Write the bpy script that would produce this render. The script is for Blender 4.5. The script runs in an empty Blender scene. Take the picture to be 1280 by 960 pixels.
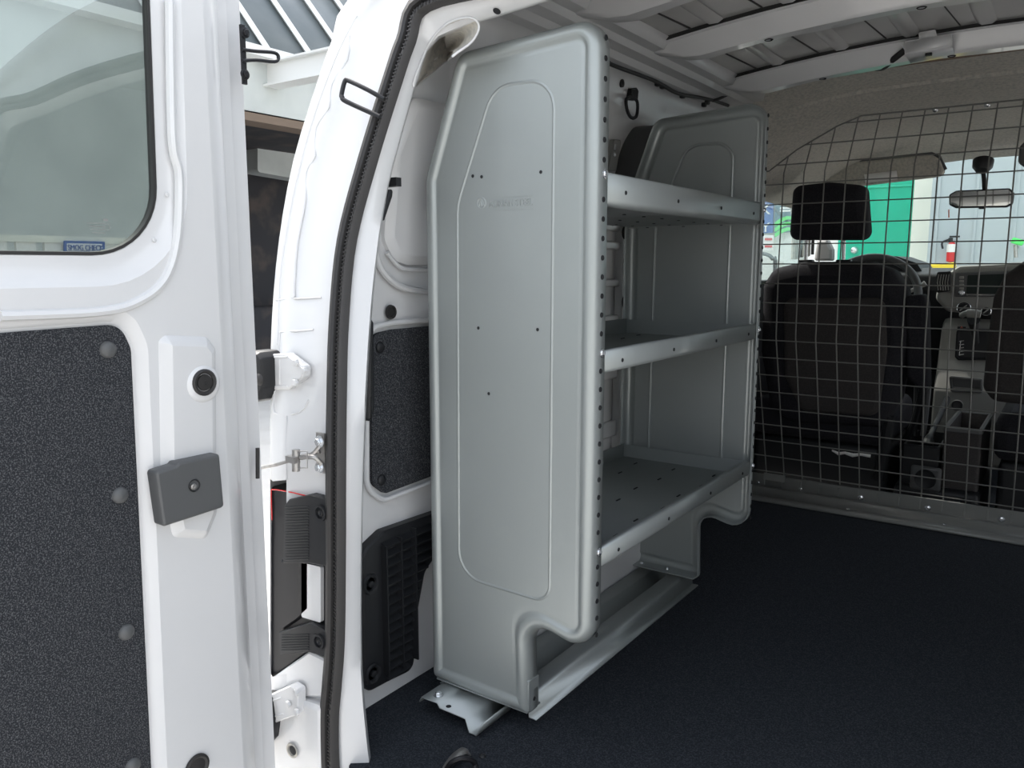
import bpy, bmesh, math, random
from mathutils import Vector, Matrix
from mathutils.bvhtree import BVHTree
random.seed(7)
COL = bpy.context.scene.collection
PI = math.pi

# ------------------------------------------------------------------ camera maths
FPX = 1000.0; CAMZ = 0.80
_p = math.atan((480-332.0)/FPX)
_R = Vector((1,0,0)); _F = Vector((0,-math.sin(_p),math.cos(_p))); _D = Vector((0,math.cos(_p),math.sin(_p)))
_d = Vector((1352-640.0, 332-480.0, FPX)).normalized()
_c = _d.dot(_F); _s = _d.dot(_R)
AX = _R*_c - _F*_s; AY = _R*_s + _F*_c; AZ = -_D
def ray(u, v):
    q = Vector((u-640, v-480, FPX)); return Vector((AX.dot(q), AY.dot(q), AZ.dot(q)))
O0 = Vector((0,0,CAMZ))
def PX(u, v, x): d = ray(u,v); return O0 + d*(x/d.x)
def PY(u, v, y): d = ray(u,v); return O0 + d*(y/d.y)
def yr(z):      # the rear face of the van leans forward towards the roof
    t = max(0,min(1.35,(z-.50)/.65)); return .80+.15*t**1.2
def PR(u, v, dy=0):
    y = .8
    for _ in range(12): y = yr(PY(u,v,y).z)+dy
    return PY(u,v,y)
def PZ(u, v, z): d = ray(u,v); return O0 + d*((z-CAMZ)/d.z)

# ------------------------------------------------------------------ materials
def mat(name, col, rough=.5, metal=0, coat=0, noise=None, bump=None, spec=None, trans=0, emit=None, alpha=None):
    m = bpy.data.materials.new(name); m.use_nodes = True
    nt = m.node_tree; b = nt.nodes['Principled BSDF']
    b.inputs['Base Color'].default_value = (*col,1); b.inputs['Roughness'].default_value = rough
    b.inputs['Metallic'].default_value = metal; b.inputs['Coat Weight'].default_value = coat
    b.inputs['Coat Roughness'].default_value = .06
    if spec is not None: b.inputs['Specular IOR Level'].default_value = spec
    if trans: b.inputs['Transmission Weight'].default_value = trans
    if emit: b.inputs['Emission Color'].default_value = (*emit[0],1); b.inputs['Emission Strength'].default_value = emit[1]
    tc = nt.nodes.new('ShaderNodeTexCoord')
    if noise:
        sc, col2, lo, hi = noise
        n = nt.nodes.new('ShaderNodeTexNoise'); n.inputs['Scale'].default_value = sc; n.inputs['Detail'].default_value = 4
        r = nt.nodes.new('ShaderNodeMapRange'); r.inputs['From Min'].default_value = lo; r.inputs['From Max'].default_value = hi
        x = nt.nodes.new('ShaderNodeMix'); x.data_type = 'RGBA'
        x.inputs[6].default_value = (*col,1); x.inputs[7].default_value = (*col2,1)
        nt.links.new(tc.outputs['Object'], n.inputs['Vector']); nt.links.new(n.outputs['Fac'], r.inputs['Value'])
        nt.links.new(r.outputs['Result'], x.inputs[0]); nt.links.new(x.outputs[2], b.inputs['Base Color'])
    if bump:
        sc, st, di = bump
        n = nt.nodes.new('ShaderNodeTexNoise'); n.inputs['Scale'].default_value = sc; n.inputs['Detail'].default_value = 3
        bp = nt.nodes.new('ShaderNodeBump'); bp.inputs['Strength'].default_value = st; bp.inputs['Distance'].default_value = di
        nt.links.new(tc.outputs['Object'], n.inputs['Vector']); nt.links.new(n.outputs['Fac'], bp.inputs['Height'])
        nt.links.new(bp.outputs['Normal'], b.inputs['Normal'])
    return m
M = {}
M['white'] = mat('van_white_paint', (.635,.64,.645), .28, coat=.5, noise=(3,(.615,.62,.625),.4,.7))
M['primer'] = mat('thin_grey_white_primer', (.48,.475,.465), .30, coat=.4, noise=(2.5,(.42,.415,.405),.4,.7))
M['grey'] = mat('grey_powder_coat', (.355,.385,.38), .42, .5, coat=.2, noise=(2.5,(.335,.362,.36),.4,.65), bump=(900,.06,.0005))
M['hole'] = mat('punched_hole_dark', (.012,.013,.015), .8)
M['zinc'] = mat('zinc_plated_steel', (.72,.74,.76), .25, .9)
M['steel'] = mat('dull_steel', (.42,.41,.40), .4, .85, noise=(60,(.28,.26,.24),.5,.7))
M['rubber'] = mat('black_rubber', (.020,.019,.019), .55, bump=(500,.15,.001))
M['rubber2'] = mat('ribbed_black_rubber', (.045,.043,.042), .6, bump=(700,.6,.001))
M['plastic'] = mat('black_plastic', (.014,.015,.017), .45, spec=.35, bump=(900,.15,.0005))
M['gplastic'] = mat('dark_grey_plastic', (.085,.088,.09), .45, bump=(1200,.12,.0004))
M['lplastic'] = mat('warm_grey_dash_plastic', (.24,.24,.225), .55, bump=(900,.1,.0005))
M['carpet'] = mat('black_floor_carpet', (.016,.019,.024), .95, noise=(420,(.044,.050,.058),.45,.68), bump=(600,.5,.002), spec=.15)
M['felt'] = mat('charcoal_speckled_felt', (.022,.024,.028), .95, noise=(620,(.125,.128,.135),.48,.70), bump=(900,.35,.001), spec=.15)
M['fabric'] = mat('black_seat_fabric', (.018,.018,.022), .9, noise=(300,(.034,.033,.038),.4,.7), bump=(900,.4,.001), spec=.2)
M['fabric2'] = mat('brown_grey_seat_fabric', (.052,.048,.048), .9, noise=(200,(.068,.062,.06),.4,.7), bump=(900,.4,.001), spec=.2)
M['liner'] = mat('beige_grey_headliner', (.50,.475,.42), .85, noise=(120,(.36,.35,.32),.4,.7), bump=(600,.2,.001))
M['wire'] = mat('dark_coated_wire', (.17,.17,.16), .4)
M['rail'] = mat('partition_dark_grey_paint', (.24,.245,.235), .4, .2)
M['redlens'] = mat('red_lamp_lens', (.55,.01,.01), .15, coat=.5)
M['lampshell'] = mat('satin_black_lamp_housing', (.010,.010,.012), .38, spec=.3)
M['screen'] = mat('dark_radio_screen', (.006,.014,.012), .4, spec=.25)
M['mirror'] = mat('mirror_glass', (.75,.76,.72), .03, 1.0)
M['red'] = mat('red_paint', (.55,.02,.022), .4)
M['yellow'] = mat('yellow_paint', (.75,.55,.03), .5)
M['green'] = mat('green_door_paint', (.0,.42,.26), .4, noise=(2,(.0,.38,.235),.4,.7))
M['bwall'] = mat('pale_stucco_wall', (.78,.80,.76), .85, noise=(3,(.70,.72,.69),.4,.7), bump=(60,.3,.01))
M['bcream'] = mat('cream_painted_wall', (.80,.80,.72), .8, noise=(3,(.72,.73,.66),.4,.7))
M['bluegrey'] = mat('blue_grey_metal_panel', (.42,.47,.49), .5, noise=(2,(.38,.43,.46),.4,.7))
M['lwall'] = mat('weathered_white_siding', (.62,.65,.63), .7, noise=(2,(.50,.53,.52),.4,.75))
M['glazing'] = mat('dusty_blue_glazing', (.10,.125,.135), .35, noise=(1.2,(.17,.19,.195),.35,.7))
M['dark'] = mat('dark_workshop_interior', (.035,.035,.04), .9, noise=(3,(.08,.065,.06),.5,.7))
M['ground'] = mat('sunlit_concrete', (.56,.545,.52), .9, noise=(4,(.50,.485,.46),.4,.7), bump=(80,.3,.005))
M['yard'] = mat('grey_added_wall', (.42,.41,.39), .85, noise=(2,(.36,.355,.34),.4,.7))  # colour of the added, unseen wall
M['blue'] = mat('sign_blue', (.035,.11,.36), .5)
M['signw'] = mat('sign_white', (.82,.82,.80), .5)
M['lime'] = mat('sign_lime_green', (.10,.70,.16), .5)
M['teal'] = mat('sign_slate', (.09,.17,.22), .5)
M['sealant'] = mat('black_foam_sealant', (.02,.02,.02), .9)
M['brown'] = mat('brown_fibre_edge', (.20,.15,.115), .9, bump=(500,.4,.001))
M['paper'] = mat('white_paper_label', (.78,.78,.76), .6)
M['orange'] = mat('hazard_orange', (.8,.12,.03), .4)
def glassmat(name, tint, f):
    m = bpy.data.materials.new(name); m.use_nodes = True; nt = m.node_tree; nt.nodes.clear()
    o = nt.nodes.new('ShaderNodeOutputMaterial'); t = nt.nodes.new('ShaderNodeBsdfTransparent'); g = nt.nodes.new('ShaderNodeBsdfGlossy')
    t.inputs[0].default_value = (*tint,1); g.inputs['Roughness'].default_value = .01; g.inputs[0].default_value = (.9,.95,.93,1)
    x = nt.nodes.new('ShaderNodeMixShader'); l = nt.nodes.new('ShaderNodeLayerWeight'); l.inputs['Blend'].default_value = .5
    pw = nt.nodes.new('ShaderNodeMath'); pw.operation = 'POWER'; pw.inputs[1].default_value = 4
    ml = nt.nodes.new('ShaderNodeMath'); ml.operation = 'MULTIPLY_ADD'; ml.inputs[1].default_value = .7; ml.inputs[2].default_value = f
    nt.links.new(l.outputs['Facing'], pw.inputs[0]); nt.links.new(pw.outputs[0], ml.inputs[0]); nt.links.new(ml.outputs[0], x.inputs[0]); nt.links.new(t.outputs[0], x.inputs[1]); nt.links.new(g.outputs[0], x.inputs[2])
    nt.links.new(x.outputs[0], o.inputs['Surface']); return m
M['glass'] = glassmat('green_tinted_glass', (.60,.635,.62), .13)
M['clear'] = glassmat('windshield_glass', (.92,.96,.94), .03)

# ------------------------------------------------------------------ object helpers
def root_loc(p):
    while p.parent: p = p.parent
    return Vector(p.location)
def obj(name, bm, m, parent=None, smooth=True, bevel=0, solid=0, sub=0, angle=35):
    bmesh.ops.recalc_face_normals(bm, faces=bm.faces)
    me = bpy.data.meshes.new(name)
    ms = m if isinstance(m, (list,tuple)) else [m]
    xs = [v.co for v in bm.verts]
    lo = Vector((min(c.x for c in xs),min(c.y for c in xs),min(c.z for c in xs))); hi = Vector((max(c.x for c in xs),max(c.y for c in xs),max(c.z for c in xs)))
    off = Vector(((lo.x+hi.x)/2,(lo.y+hi.y)/2,lo.z))
    bmesh.ops.translate(bm, verts=bm.verts, vec=-off)
    bm.to_mesh(me); bm.free()
    for k in ms: me.materials.append(M[k] if isinstance(k,str) else k)
    o = bpy.data.objects.new(name, me); COL.objects.link(o)
    if smooth:
        for p in me.polygons: p.use_smooth = True
        try: me.set_sharp_from_angle(angle=math.radians(angle))
        except Exception: pass
    if parent:
        o.parent = parent
        # parent world translation
        w = Vector((0,0,0)); q = parent
        while q: w += Vector(q.location); q = q.parent
        o.location = off - w
    else: o.location = off
    if solid:
        md = o.modifiers.new('solid','SOLIDIFY'); md.thickness = solid; md.offset = 0
    if bevel:
        md = o.modifiers.new('bevel','BEVEL'); md.width = bevel; md.segments = 3; md.limit_method = 'ANGLE'; md.angle_limit = math.radians(40)
        try: md.harden_normals = False
        except Exception: pass
    if sub:
        md = o.modifiers.new('sub','SUBSURF'); md.levels = sub; md.render_levels = sub
    return o
def tag(o, label, cat=None, group=None, kind=None):
    o['label'] = label
    if cat: o['category'] = cat
    if group: o['group'] = group
    if kind: o['kind'] = kind
    return o
def subthing(name, label, parent, loc):
    o = bpy.data.objects.new(name, None); COL.objects.link(o); o.parent = parent; o.location = Vector(loc)-Vector(parent.location); o['label'] = label; return o
def thing(name, label, cat, loc, group=None, kind=None):
    o = bpy.data.objects.new(name, None); COL.objects.link(o); o.location = loc; o.empty_display_size = .05
    return tag(o, label, cat, group, kind)
def new(): return bmesh.new()
def box(bm, c, s, rot=None, mi=0):
    r = bmesh.ops.create_cube(bm, size=1)
    mx = Matrix.Translation(Vector(c)) @ (rot.to_4x4() if rot else Matrix.Identity(4)) @ Matrix.Diagonal((*s,1))
    bmesh.ops.transform(bm, matrix=mx, verts=r['verts'])
    if mi:
        for f in {f for v in r['verts'] for f in v.link_faces}: f.material_index = mi
    return bm
def bx2(bm, a, b, mi=0):
    return box(bm, [(a[i]+b[i])/2 for i in range(3)], [abs(b[i]-a[i]) for i in range(3)], mi=mi)
def frame_of(d):
    d = d.normalized(); up = Vector((0,0,1)) if abs(d.z) < .95 else Vector((1,0,0))
    a = d.cross(up).normalized(); return a, a.cross(d).normalized()
def tube(bm, pts, r, seg=10, closed=False, mi=0, caps=True):
    pts = [Vector(p) for p in pts]; n = len(pts); rs = r if isinstance(r,(list,tuple)) else [r]*n
    rings = []; a = None
    for i, p in enumerate(pts):
        if closed: d = pts[(i+1)%n]-pts[i-1]
        else: d = pts[min(i+1,n-1)]-pts[max(i-1,0)]
        d = d.normalized()
        if a is None: a, b = frame_of(d)
        else:
            a = (a - d*a.dot(d)).normalized()
        b = d.cross(a).normalized()
        rings.append([bm.verts.new(p + a*math.cos(2*PI*k/seg)*rs[i] + b*math.sin(2*PI*k/seg)*rs[i]) for k in range(seg)])
    for i in range(n if closed else n-1):
        A, B = rings[i], rings[(i+1)%n]
        for k in range(seg):
            f = bm.faces.new((A[k],A[(k+1)%seg],B[(k+1)%seg],B[k])); f.material_index = mi
    if not closed and caps:
        for R_ in (rings[0], rings[-1]):
            f = bm.faces.new(R_); f.material_index = mi
    return bm
def cyl(bm, p, q, r, r2=None, seg=20, mi=0):
    return tube(bm, [p,q], [r, r if r2 is None else r2], seg, mi=mi)
def smoothpath(pts, n=6, closed=False):
    P = [Vector(p) for p in pts]; out = []; N = len(P)
    for i in range(N if closed else N-1):
        p0 = P[i-1] if (closed or i>0) else P[0]; p1 = P[i]; p2 = P[(i+1)%N]; p3 = P[(i+2)%N] if (closed or i<N-2) else P[-1]
        for k in range(n):
            t = k/n
            out.append(.5*((2*p1)+(p2-p0)*t+(2*p0-5*p1+4*p2-p3)*t*t+(3*p1-p0-3*p2+p3)*t**3))
    if not closed: out.append(P[-1])
    return out
def loft(bm, rows, closed_u=False, mi=0):
    V = [[bm.verts.new(Vector(p)) for p in r] for r in rows]
    for i in range(len(V)-1):
        n = len(V[i])
        for k in range(n if closed_u else n-1):
            f = bm.faces.new((V[i][k],V[i][(k+1)%n],V[i+1][(k+1)%n],V[i+1][k])); f.material_index = mi
    return V
def offpoly(P, d):
    n = len(P); out = []
    for i in range(n):
        a, b, c = Vector(P[i-1]), Vector(P[i]), Vector(P[(i+1)%n])
        e1 = (b-a).normalized(); e2 = (c-b).normalized()
        n1 = Vector((-e1.y,e1.x)); n2 = Vector((-e2.y,e2.x))
        k = 1+n1.dot(n2)
        out.append(b + (n1+n2)*(d/k))
    return out
def roundpoly(P, rads, d=0, n=6):
    Q = offpoly(P, d); N = len(Q); out = []
    for i in range(N):
        a, b, c = Q[i-1], Q[i], Q[(i+1)%N]
        u = (a-b).normalized(); w = (c-b).normalized()
        cross = (b-a).x*(c-b).y-(b-a).y*(c-b).x
        r = rads[i] if isinstance(rads,(list,tuple)) else rads
        r = max(.001, r-d) if cross > 0 else max(.001, r+d)
        ang = u.angle(w); t = min(r/math.tan(ang/2), .49*min((a-b).length,(c-b).length)); r = t*math.tan(ang/2)
        cen = b + (u+w).normalized()*(r/math.sin(ang/2))
        s = b+u*t - cen; e = b+w*t - cen
        tot = s.angle(e)*(1 if cross > 0 else -1)
        for k in range(n+1):
            th = tot*k/n
            out.append(cen + Vector((s.x*math.cos(th)-s.y*math.sin(th), s.x*math.sin(th)+s.y*math.cos(th))))
    return out
def pan(bm, P, rads, rings, f3, mi=0, cap=True, n=6, cap0=False, weld=False):
    """rounded outline, offset inwards ring by ring; f3(x,y,h)->3D"""
    V = loft(bm, [[f3(p.x,p.y,h) for p in roundpoly(P, rads, d, n)] for d,h in rings], True, mi)
    for ok, ring in ((cap, V[-1]), (cap0, V[0])):
        if ok:
            W2 = list(ring) if weld else [bm.verts.new(v.co) for v in ring]      # separate rim keeps the flat face shading flat
            f = bm.faces.new(W2); f.material_index = mi
    return V
def ccw(P):
    a = sum(P[i-1][0]*P[i][1]-P[i][0]*P[i-1][1] for i in range(len(P)))
    return P if a > 0 else list(reversed(P))
def dome(bm, c, nrm, r, h, seg=20, rings=5, mi=0):
    nrm = Vector(nrm).normalized(); a, b = frame_of(nrm); rows = []
    for i in range(rings+1):
        t = i/rings*PI/2
        rr = max(r*math.cos(t),1e-4)
        rows.append([Vector(c)+nrm*h*math.sin(t)+a*math.cos(2*PI*k/seg)*rr+b*math.sin(2*PI*k/seg)*rr for k in range(seg)])
    V = loft(bm, rows, True, mi); f = bm.faces.new(V[-1]); f.material_index = mi
    return bm
def ringdisc(bm, c, nrm, prof, seg=28, mi=0):
    """prof: list of (radius, height) revolve about nrm"""
    nrm = Vector(nrm).normalized(); a, b = frame_of(nrm)
    rows = [[Vector(c)+nrm*h+a*math.cos(2*PI*k/seg)*r+b*math.sin(2*PI*k/seg)*r for k in range(seg)] for r,h in prof]
    V = loft(bm, rows, True, mi)
    if prof[-1][0] > 1e-5:
        f = bm.faces.new(V[-1]); f.material_index = mi
    return bm
def hexbolt(name, c, nrm, r, parent, m='zinc', washer=True):
    bm = new(); nrm = Vector(nrm).normalized(); c = Vector(c)
    if washer: ringdisc(bm, c, nrm, [(r*1.5,0),(r*1.5,r*.22),(r*1.2,r*.3)], 24)
    a, b = frame_of(nrm)
    rows = [[c+nrm*h+a*math.cos(PI/3*k)*rr+b*math.sin(PI/3*k)*rr for k in range(6)] for rr,h in ((r,r*.2),(r,r*.9),(r*.85,r*1.05))]
    V = loft(bm, rows, True); bm.faces.new(V[-1])
    ringdisc(bm, c+nrm*r*1.02, nrm, [(r*.6,0),(r*.55,r*.12),(r*.3,r*.12)], 16)
    return obj(name, bm, m, parent)
def roundbolt(name, c, nrm, r, parent, m='zinc'):
    bm = new(); ringdisc(bm, c, nrm, [(r*1.25,0),(r*1.25,r*.15),(r,r*.25),(r*.9,r*.55),(r*.55,r*.8),(r*.3,r*.82),(r*.25,r*.6)], 20)
    return obj(name, bm, m, parent)
def text_bm(bm, s, size, depth, mx, mi=0, align='LEFT', bold=0):
    cu = bpy.data.curves.new('t','FONT'); cu.body = s; cu.size = size; cu.extrude = depth; cu.align_x = align; cu.offset = bold
    o = bpy.data.objects.new('t', cu); COL.objects.link(o)
    dg = bpy.context.evaluated_depsgraph_get(); me = bpy.data.meshes.new_from_object(o.evaluated_get(dg))
    me.transform(mx); k = len(bm.faces); bm.from_mesh(me); bm.faces.ensure_lookup_table()
    for f in bm.faces[k:]: f.material_index = mi
    bpy.data.objects.remove(o); bpy.data.curves.remove(cu); bpy.data.meshes.remove(me)
def basis(o, ex, ey):
    ex = Vector(ex).normalized(); ey = Vector(ey).normalized(); ez = ex.cross(ey)
    m = Matrix((ex,ey,ez)).transposed().to_4x4(); m.translation = Vector(o); return m

# ================================================================== VAN SHELL
PROF = [(-1.0,-.02),(-1.0,.3),(-1.0,.75),(-.995,.92),(-.980,1.08),(-.966,1.18),(-.952,1.245)]
def wx(z):
    for (a,b),(c,d) in zip(PROF,PROF[1:]):
        if b <= z <= d: return a+(c-a)*(z-b)/(d-b)
    return PROF[-1][0]
def rz(x): return 1.345 - .05*((x+.25)/.65)**2
YB, YF = .90, 2.50
# floor
bm = new(); fl = ccw([(-1.0,.95),(-.985,.92),(-.925,.875),(-.90,.82),(-.86,.79),(.36,.79),(.40,.82),(.425,.875),(.485,.92),(.5,.95),(.5,2.95),(-1.0,2.95)])
lo_ = [bm.verts.new((a,b,-.03)) for a,b in fl]; hi_ = [bm.verts.new((a,b,0)) for a,b in fl]; bm.faces.new(hi_); bm.faces.new(list(reversed(lo_)))
for i in range(len(fl)): bm.faces.new((lo_[i-1],lo_[i],hi_[i],hi_[i-1]))
bmesh.ops.triangulate(bm, faces=bm.faces)
tag(obj('floor', bm, 'carpet', smooth=False), 'black carpeted cargo floor of the van', 'floor', kind='structure')
# cab floor
bm = new(); bx2(bm, (-1.05,2.95,-.14), (.55,4.5,-.10))
tag(obj('floor', bm, 'carpet', smooth=False), 'dark carpeted cab floor ahead of the partition', 'floor', kind='structure')

# left wall
wl = thing('wall_left', 'white painted left side wall of the cargo bay', 'wall', (-1.0,1.7,0), kind='structure')
def sidewall(sgn):
    bm = new(); prof = PROF + [(-.93,1.275),(-.87,1.30)]
    rows = []
    for y in (None,1.3,1.7,2.1,YF+.05,2.75):
        rows.append([(x if sgn<0 else -.5-x, yr(z)+.10 if y is None else y, z) for x,z in prof])
    loft(bm, rows); return bm
obj('wall_panel', sidewall(-1), 'white', wl)
# pressed door/quarter seams on the wall, seen beside the far end panel
bm = new()
tube(bm, smoothpath([PX(838,112,-.962),PX(839,135,-.966),PX(835,146,-.968),PX(822,148,-.969)],4), .0018, 6)
obj('panel_seam', bm, 'sealant', wl)
bm = new()   # raised pressings low on the wall between the shelves
for v0,v1 in ((283,287),(302,313),(350,358),(396,400),(462,470),(530,540),(566,572)):
    a = PX(752,v0+2,-.995); b = PX(778,v1-3,-.995)
    bx2(bm, (-1.002,a.y-.5,min(a.z,b.z)-.006), (-.985,b.y-.02,max(a.z,b.z)+.006))
obj('pressed_rib', bm, 'white', wl, bevel=.005)
bm = new()   # upright post with slots
a = PX(782,330,-.985)
bx2(bm, (-1.0,a.y-.035,.15), (-.975,a.y+.05,1.05))
obj('wall_post', bm, 'white', wl, bevel=.004)
for v in (291,377,493,540):
    bm = new(); c = PX(781,v,-.974); dome(bm, c, (1,0,0), .017, .008); obj('hole_plug', bm, 'rubber', wl)
bm = new()
for v in (325,340,360,388,402,417,435,470,482,504,516,528):
    c = PX(781,v,-.974); box(bm, c, (.003,.008,.012))
obj('slot_row', bm, 'hole', wl, smooth=False)
# rear-quarter details
Xw = -.994
def wallface(x, y, h): return Vector((Xw+h, x, y))
bm = new()  # carpet insert
P = [PX(463,412,Xw),PX(463,600,Xw),PX(484,614,Xw),PX(545,597,Xw),PX(600,570,Xw),PX(600,405,Xw),PX(484,412,Xw)]
P = [PX(464,418,Xw),PX(464,605,Xw),PX(480,617,Xw),PX(600,572,Xw),PX(600,402,Xw),PX(490,412,Xw)]
P2 = ccw([(p.y,p.z) for p in P])
pan(bm, P2, [.02]*6, [(0,-.004),(0,.002),(.004,.004),(.008,.004)], wallface)
cp = obj('carpet_panel', bm, 'felt', wl); tag(cp, 'charcoal felt insert in the rear quarter')
for u,v in ((475,434),(477,600)):
    bm = new(); dome(bm, PX(u,v,Xw+.005), (1,0,0), .010, .005); obj('push_pin', bm, 'plastic', cp)
bm = new()  # pressed rim around the carpet insert
Q = [Vector((Xw+.001,p.x,p.y)) for p in roundpoly(P2,[.03]*6,-.012)]
tube(bm, Q, .005, 8, closed=True); obj('pressed_rim', bm, 'white', wl)
bm = new(); ringdisc(bm, PX(488,390,Xw+.001), (1,0,0), [(.013,0),(.012,.004),(.009,.004),(.008,.001)]); obj('hole_plug', bm, 'rubber', wl)
bm = new()  # curved swage under the quarter window blank
tube(bm, smoothpath([PX(u,v,Xw+.004) for u,v in ((468,310),(476,335),(492,353),(514,362),(560,366),(640,366))],5), .006, 8)
tube(bm, smoothpath([PX(u,v,Xw+.004) for u,v in ((484,316),(500,334),(520,337),(560,338),(640,338))],5), .004, 8)
obj('pressed_swage', bm, 'white', wl)
bm = new()  # raised blank above the swage
P = [PX(u,v,-.985) for u,v in ((481,190),(481,300),(494,328),(512,334),(640,334),(640,150),(500,120))]
pan(bm, ccw([(p.y,p.z) for p in P]), [.03]*7, [(0,-.03),(.004,-.002),(.014,.006),(.02,.008)], lambda x,y,h: Vector((-.988+h+max(0,(y-.9))*.16,x,y)))
obj('window_blank', bm, 'white', wl)
# black latch cover on the inner jamb edge
bm = new(); P = [PX(u,v,-.955) for u,v in ((457,405),(459,395),(465,402),(466,512),(461,527),(457,525))]
pan(bm, ccw([(p.y,p.z) for p in P]), [.006]*6, [(0,-.02),(0,.004),(.003,.008),(.006,.009)], lambda x,y,h: Vector((-.957+h,x,y)))
obj('latch_cover', bm, 'plastic', wl)
bm = new(); P = [PX(u,v,-.93) for u,v in ((474,275),(486,236),(490,238),(489,246),(479,276))]
pan(bm, ccw([(p.y,p.z) for p in P]), [.004]*5, [(0,-.03),(0,.004),(.003,.006)], lambda x,y,h: Vector((-.932+h,x,y)))
box(bm, PX(490,228,-.93), (.03,.012,.014)); obj('upper_latch_cover', bm, 'plastic', wl)
# vent grille
vg_x = -.982
vroot = bm = new()
Pv = [PX(u,v,vg_x) for u,v in ((453,690),(454,858),(462,865),(486,852),(515,838),(519,818),(521,770),(531,715),(560,672),(560,636),(480,664))]
Pv = ccw([(p.y,p.z) for p in Pv])
def vf(x,y,h): return Vector((vg_x+h,x,y))
V = loft(bm, [[vf(p.x,p.y,h) for p in roundpoly(Pv,[.024]*11,d)] for d,h in ((0,-.018),(0,-.002),(.003,.002),(.007,.003))], True)
f = bm.faces.new(V[-1]); bmesh.ops.triangulate(bm, faces=[f])
vgo = obj('vent_grille', bm, 'plastic', wl); tag(vgo, 'black slatted plastic air vent')
# grille slats field (right part)
bm = new(); yl = PX(477,760,vg_x).y; ztop = PX(500,665,vg_x).z; zb = PX(490,845,vg_x).z
def yrb(z):   # right boundary follows wheel arch
    pts = [(PX(u,v,vg_x).z,PX(u,v,vg_x).y) for u,v in ((512,838),(515,815),(517,768),(527,715),(552,674),(552,645))]
    pts.sort()
    for (a,b),(c,d) in zip(pts,pts[1:]):
        if a <= z <= c: return b+(d-b)*(z-a)/(c-a)
    return pts[-1][1] if z > pts[-1][0] else pts[0][1]
nz = 15
for i in range(nz):
    z = zb + (ztop-zb)*(i+.5)/nz; y1 = yrb(z)-.014
    box(bm, (vg_x+.008,(yl+y1)/2,z), (.014,y1-yl,.0035), Matrix.Rotation(.5,3,'Y'))
for t in (0,.33,.66):
    y = yl+(PX(518,760,vg_x).y-yl)*t*1.35
    bx2(bm, (vg_x,y-.0015,zb+.014), (vg_x+.017,y+.0015,ztop-.01+(.02*t)))
obj('louvre', bm, 'plastic', vgo, smooth=False)
for u,v in ((463,730),(466,842)):
    bm = new(); ringdisc(bm, PX(u,v,vg_x+.004), (1,0,0), [(.019,0),(.017,.004),(.013,.003),(.011,-.001),(.006,-.001),(.006,.004),(.003,.005)]); obj('screw_well', bm, 'gplastic' if 0 else 'plastic', vgo)
# wheel arch
bm = new()
P = [(1.16,-.01),(1.93,-.01),(1.93,.10),(1.80,.20),(1.60,.25),(1.42,.25),(1.26,.20),(1.16,.10)]
pan(bm, ccw(P), [.02]*8, [(0,0),(0,.10),(.01,.12),(.02,.125)], lambda x,y,h: Vector((-1.0+h,x,y)))
obj('wheel_arch', bm, 'white', wl)
# right wall (unseen from here, closes the van)
wr = obj('wall_right', sidewall(1), 'white'); tag(wr, 'white painted right side wall of the cargo bay', 'wall', kind='structure')

# ceiling with ribs
ce = thing('ceiling', 'white ribbed steel roof of the cargo bay', 'ceiling', (-.25,1.7,1.34), kind='structure')
bm = new(); xs = [-.90,-.84,-.80,-.74,-.6,-.42,-.25,-.08,.1,.24,.30,.34,.40]
rows = []
ny = 14
for j in range(ny+1):
    y = 1.12+(2.75-1.12)*j/ny
    rows.append([(x, y, (1.300 if abs(x+.25)>.615 else rz(x)+.012)) for x in xs])
loft(bm, rows)
obj('roof_skin', bm, 'primer', ce)
bm = new(); bx2(bm, (-.98,2.75,1.312),(.48,2.77,1.385)); obj('cross_member', bm, 'primer', ce, smooth=False)
RIBS = [.0,1.44,1.80,2.25]
for y0 in RIBS[1:]:
    bm = new(); rows = []; n = 30
    for i in range(n+1):
        x = -.875 + 1.25*i/n
        t = min(1,(min(i,n-i))/2.5); zt = min(rz(x),1.36)+.004; hb = .040*t+.006
        wv = .006*math.sin(x*23)
        rows.append([(x,y0-.022,zt+.001),(x,y0-.006,zt-.001),(x,y0+.002,zt-hb*.85),(x,y0+.008,zt-hb),(x,y0+.042+wv,zt-hb),(x,y0+.050+wv,zt-hb*.85),(x,y0+.056,zt-.001),(x,y0+.070,zt+.001)])
    rib_ = loft(bm, rows); ro = obj('roof_rib', bm, 'white', ce, solid=.0015)
    bm = new(); rows = []
    for i in range(n+1):
        x = -.84+1.18*i/n; zt = rz(x)+.012
        rows.append([(x,y0-.024,zt-.008),(x,y0-.024,zt+.003),(x,y0+.066,zt+.003),(x,y0+.066,zt-.008)])
    loft(bm, rows, True); obj('sealant_bead', bm, 'sealant', ce)
    for xx in (-.60,-.30,.02):
        bm = new(); ringdisc(bm, (xx,y0+.025,rz(xx)-.0425), (0,0,-1), [(.010,0),(.008,.002),(.007,0)]); obj('access_hole', bm, 'hole', ro)
for ya,yb in ((1.22,1.41),(1.52,1.77),(1.88,2.22)):
    for xx in (-.78,-.62,-.46,-.30,-.14,.02,.18):
        bm = new(); tube(bm, [(xx,ya,rz(xx)+.0125),(xx+.02,yb,rz(xx)+.0125)], .0022, 6); obj('roof_seam', bm, 'rubber', ce)
        bm = new(); x2 = xx+.075; loft(bm, [[(x2-.022,y,rz(x2)+.012),(x2-.010,y,rz(x2)+.005),(x2+.010,y,rz(x2)+.005),(x2+.022,y,rz(x2)+.012)] for y in (ya,yb)]); obj('roof_swage', bm, 'primer', ce)
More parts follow.
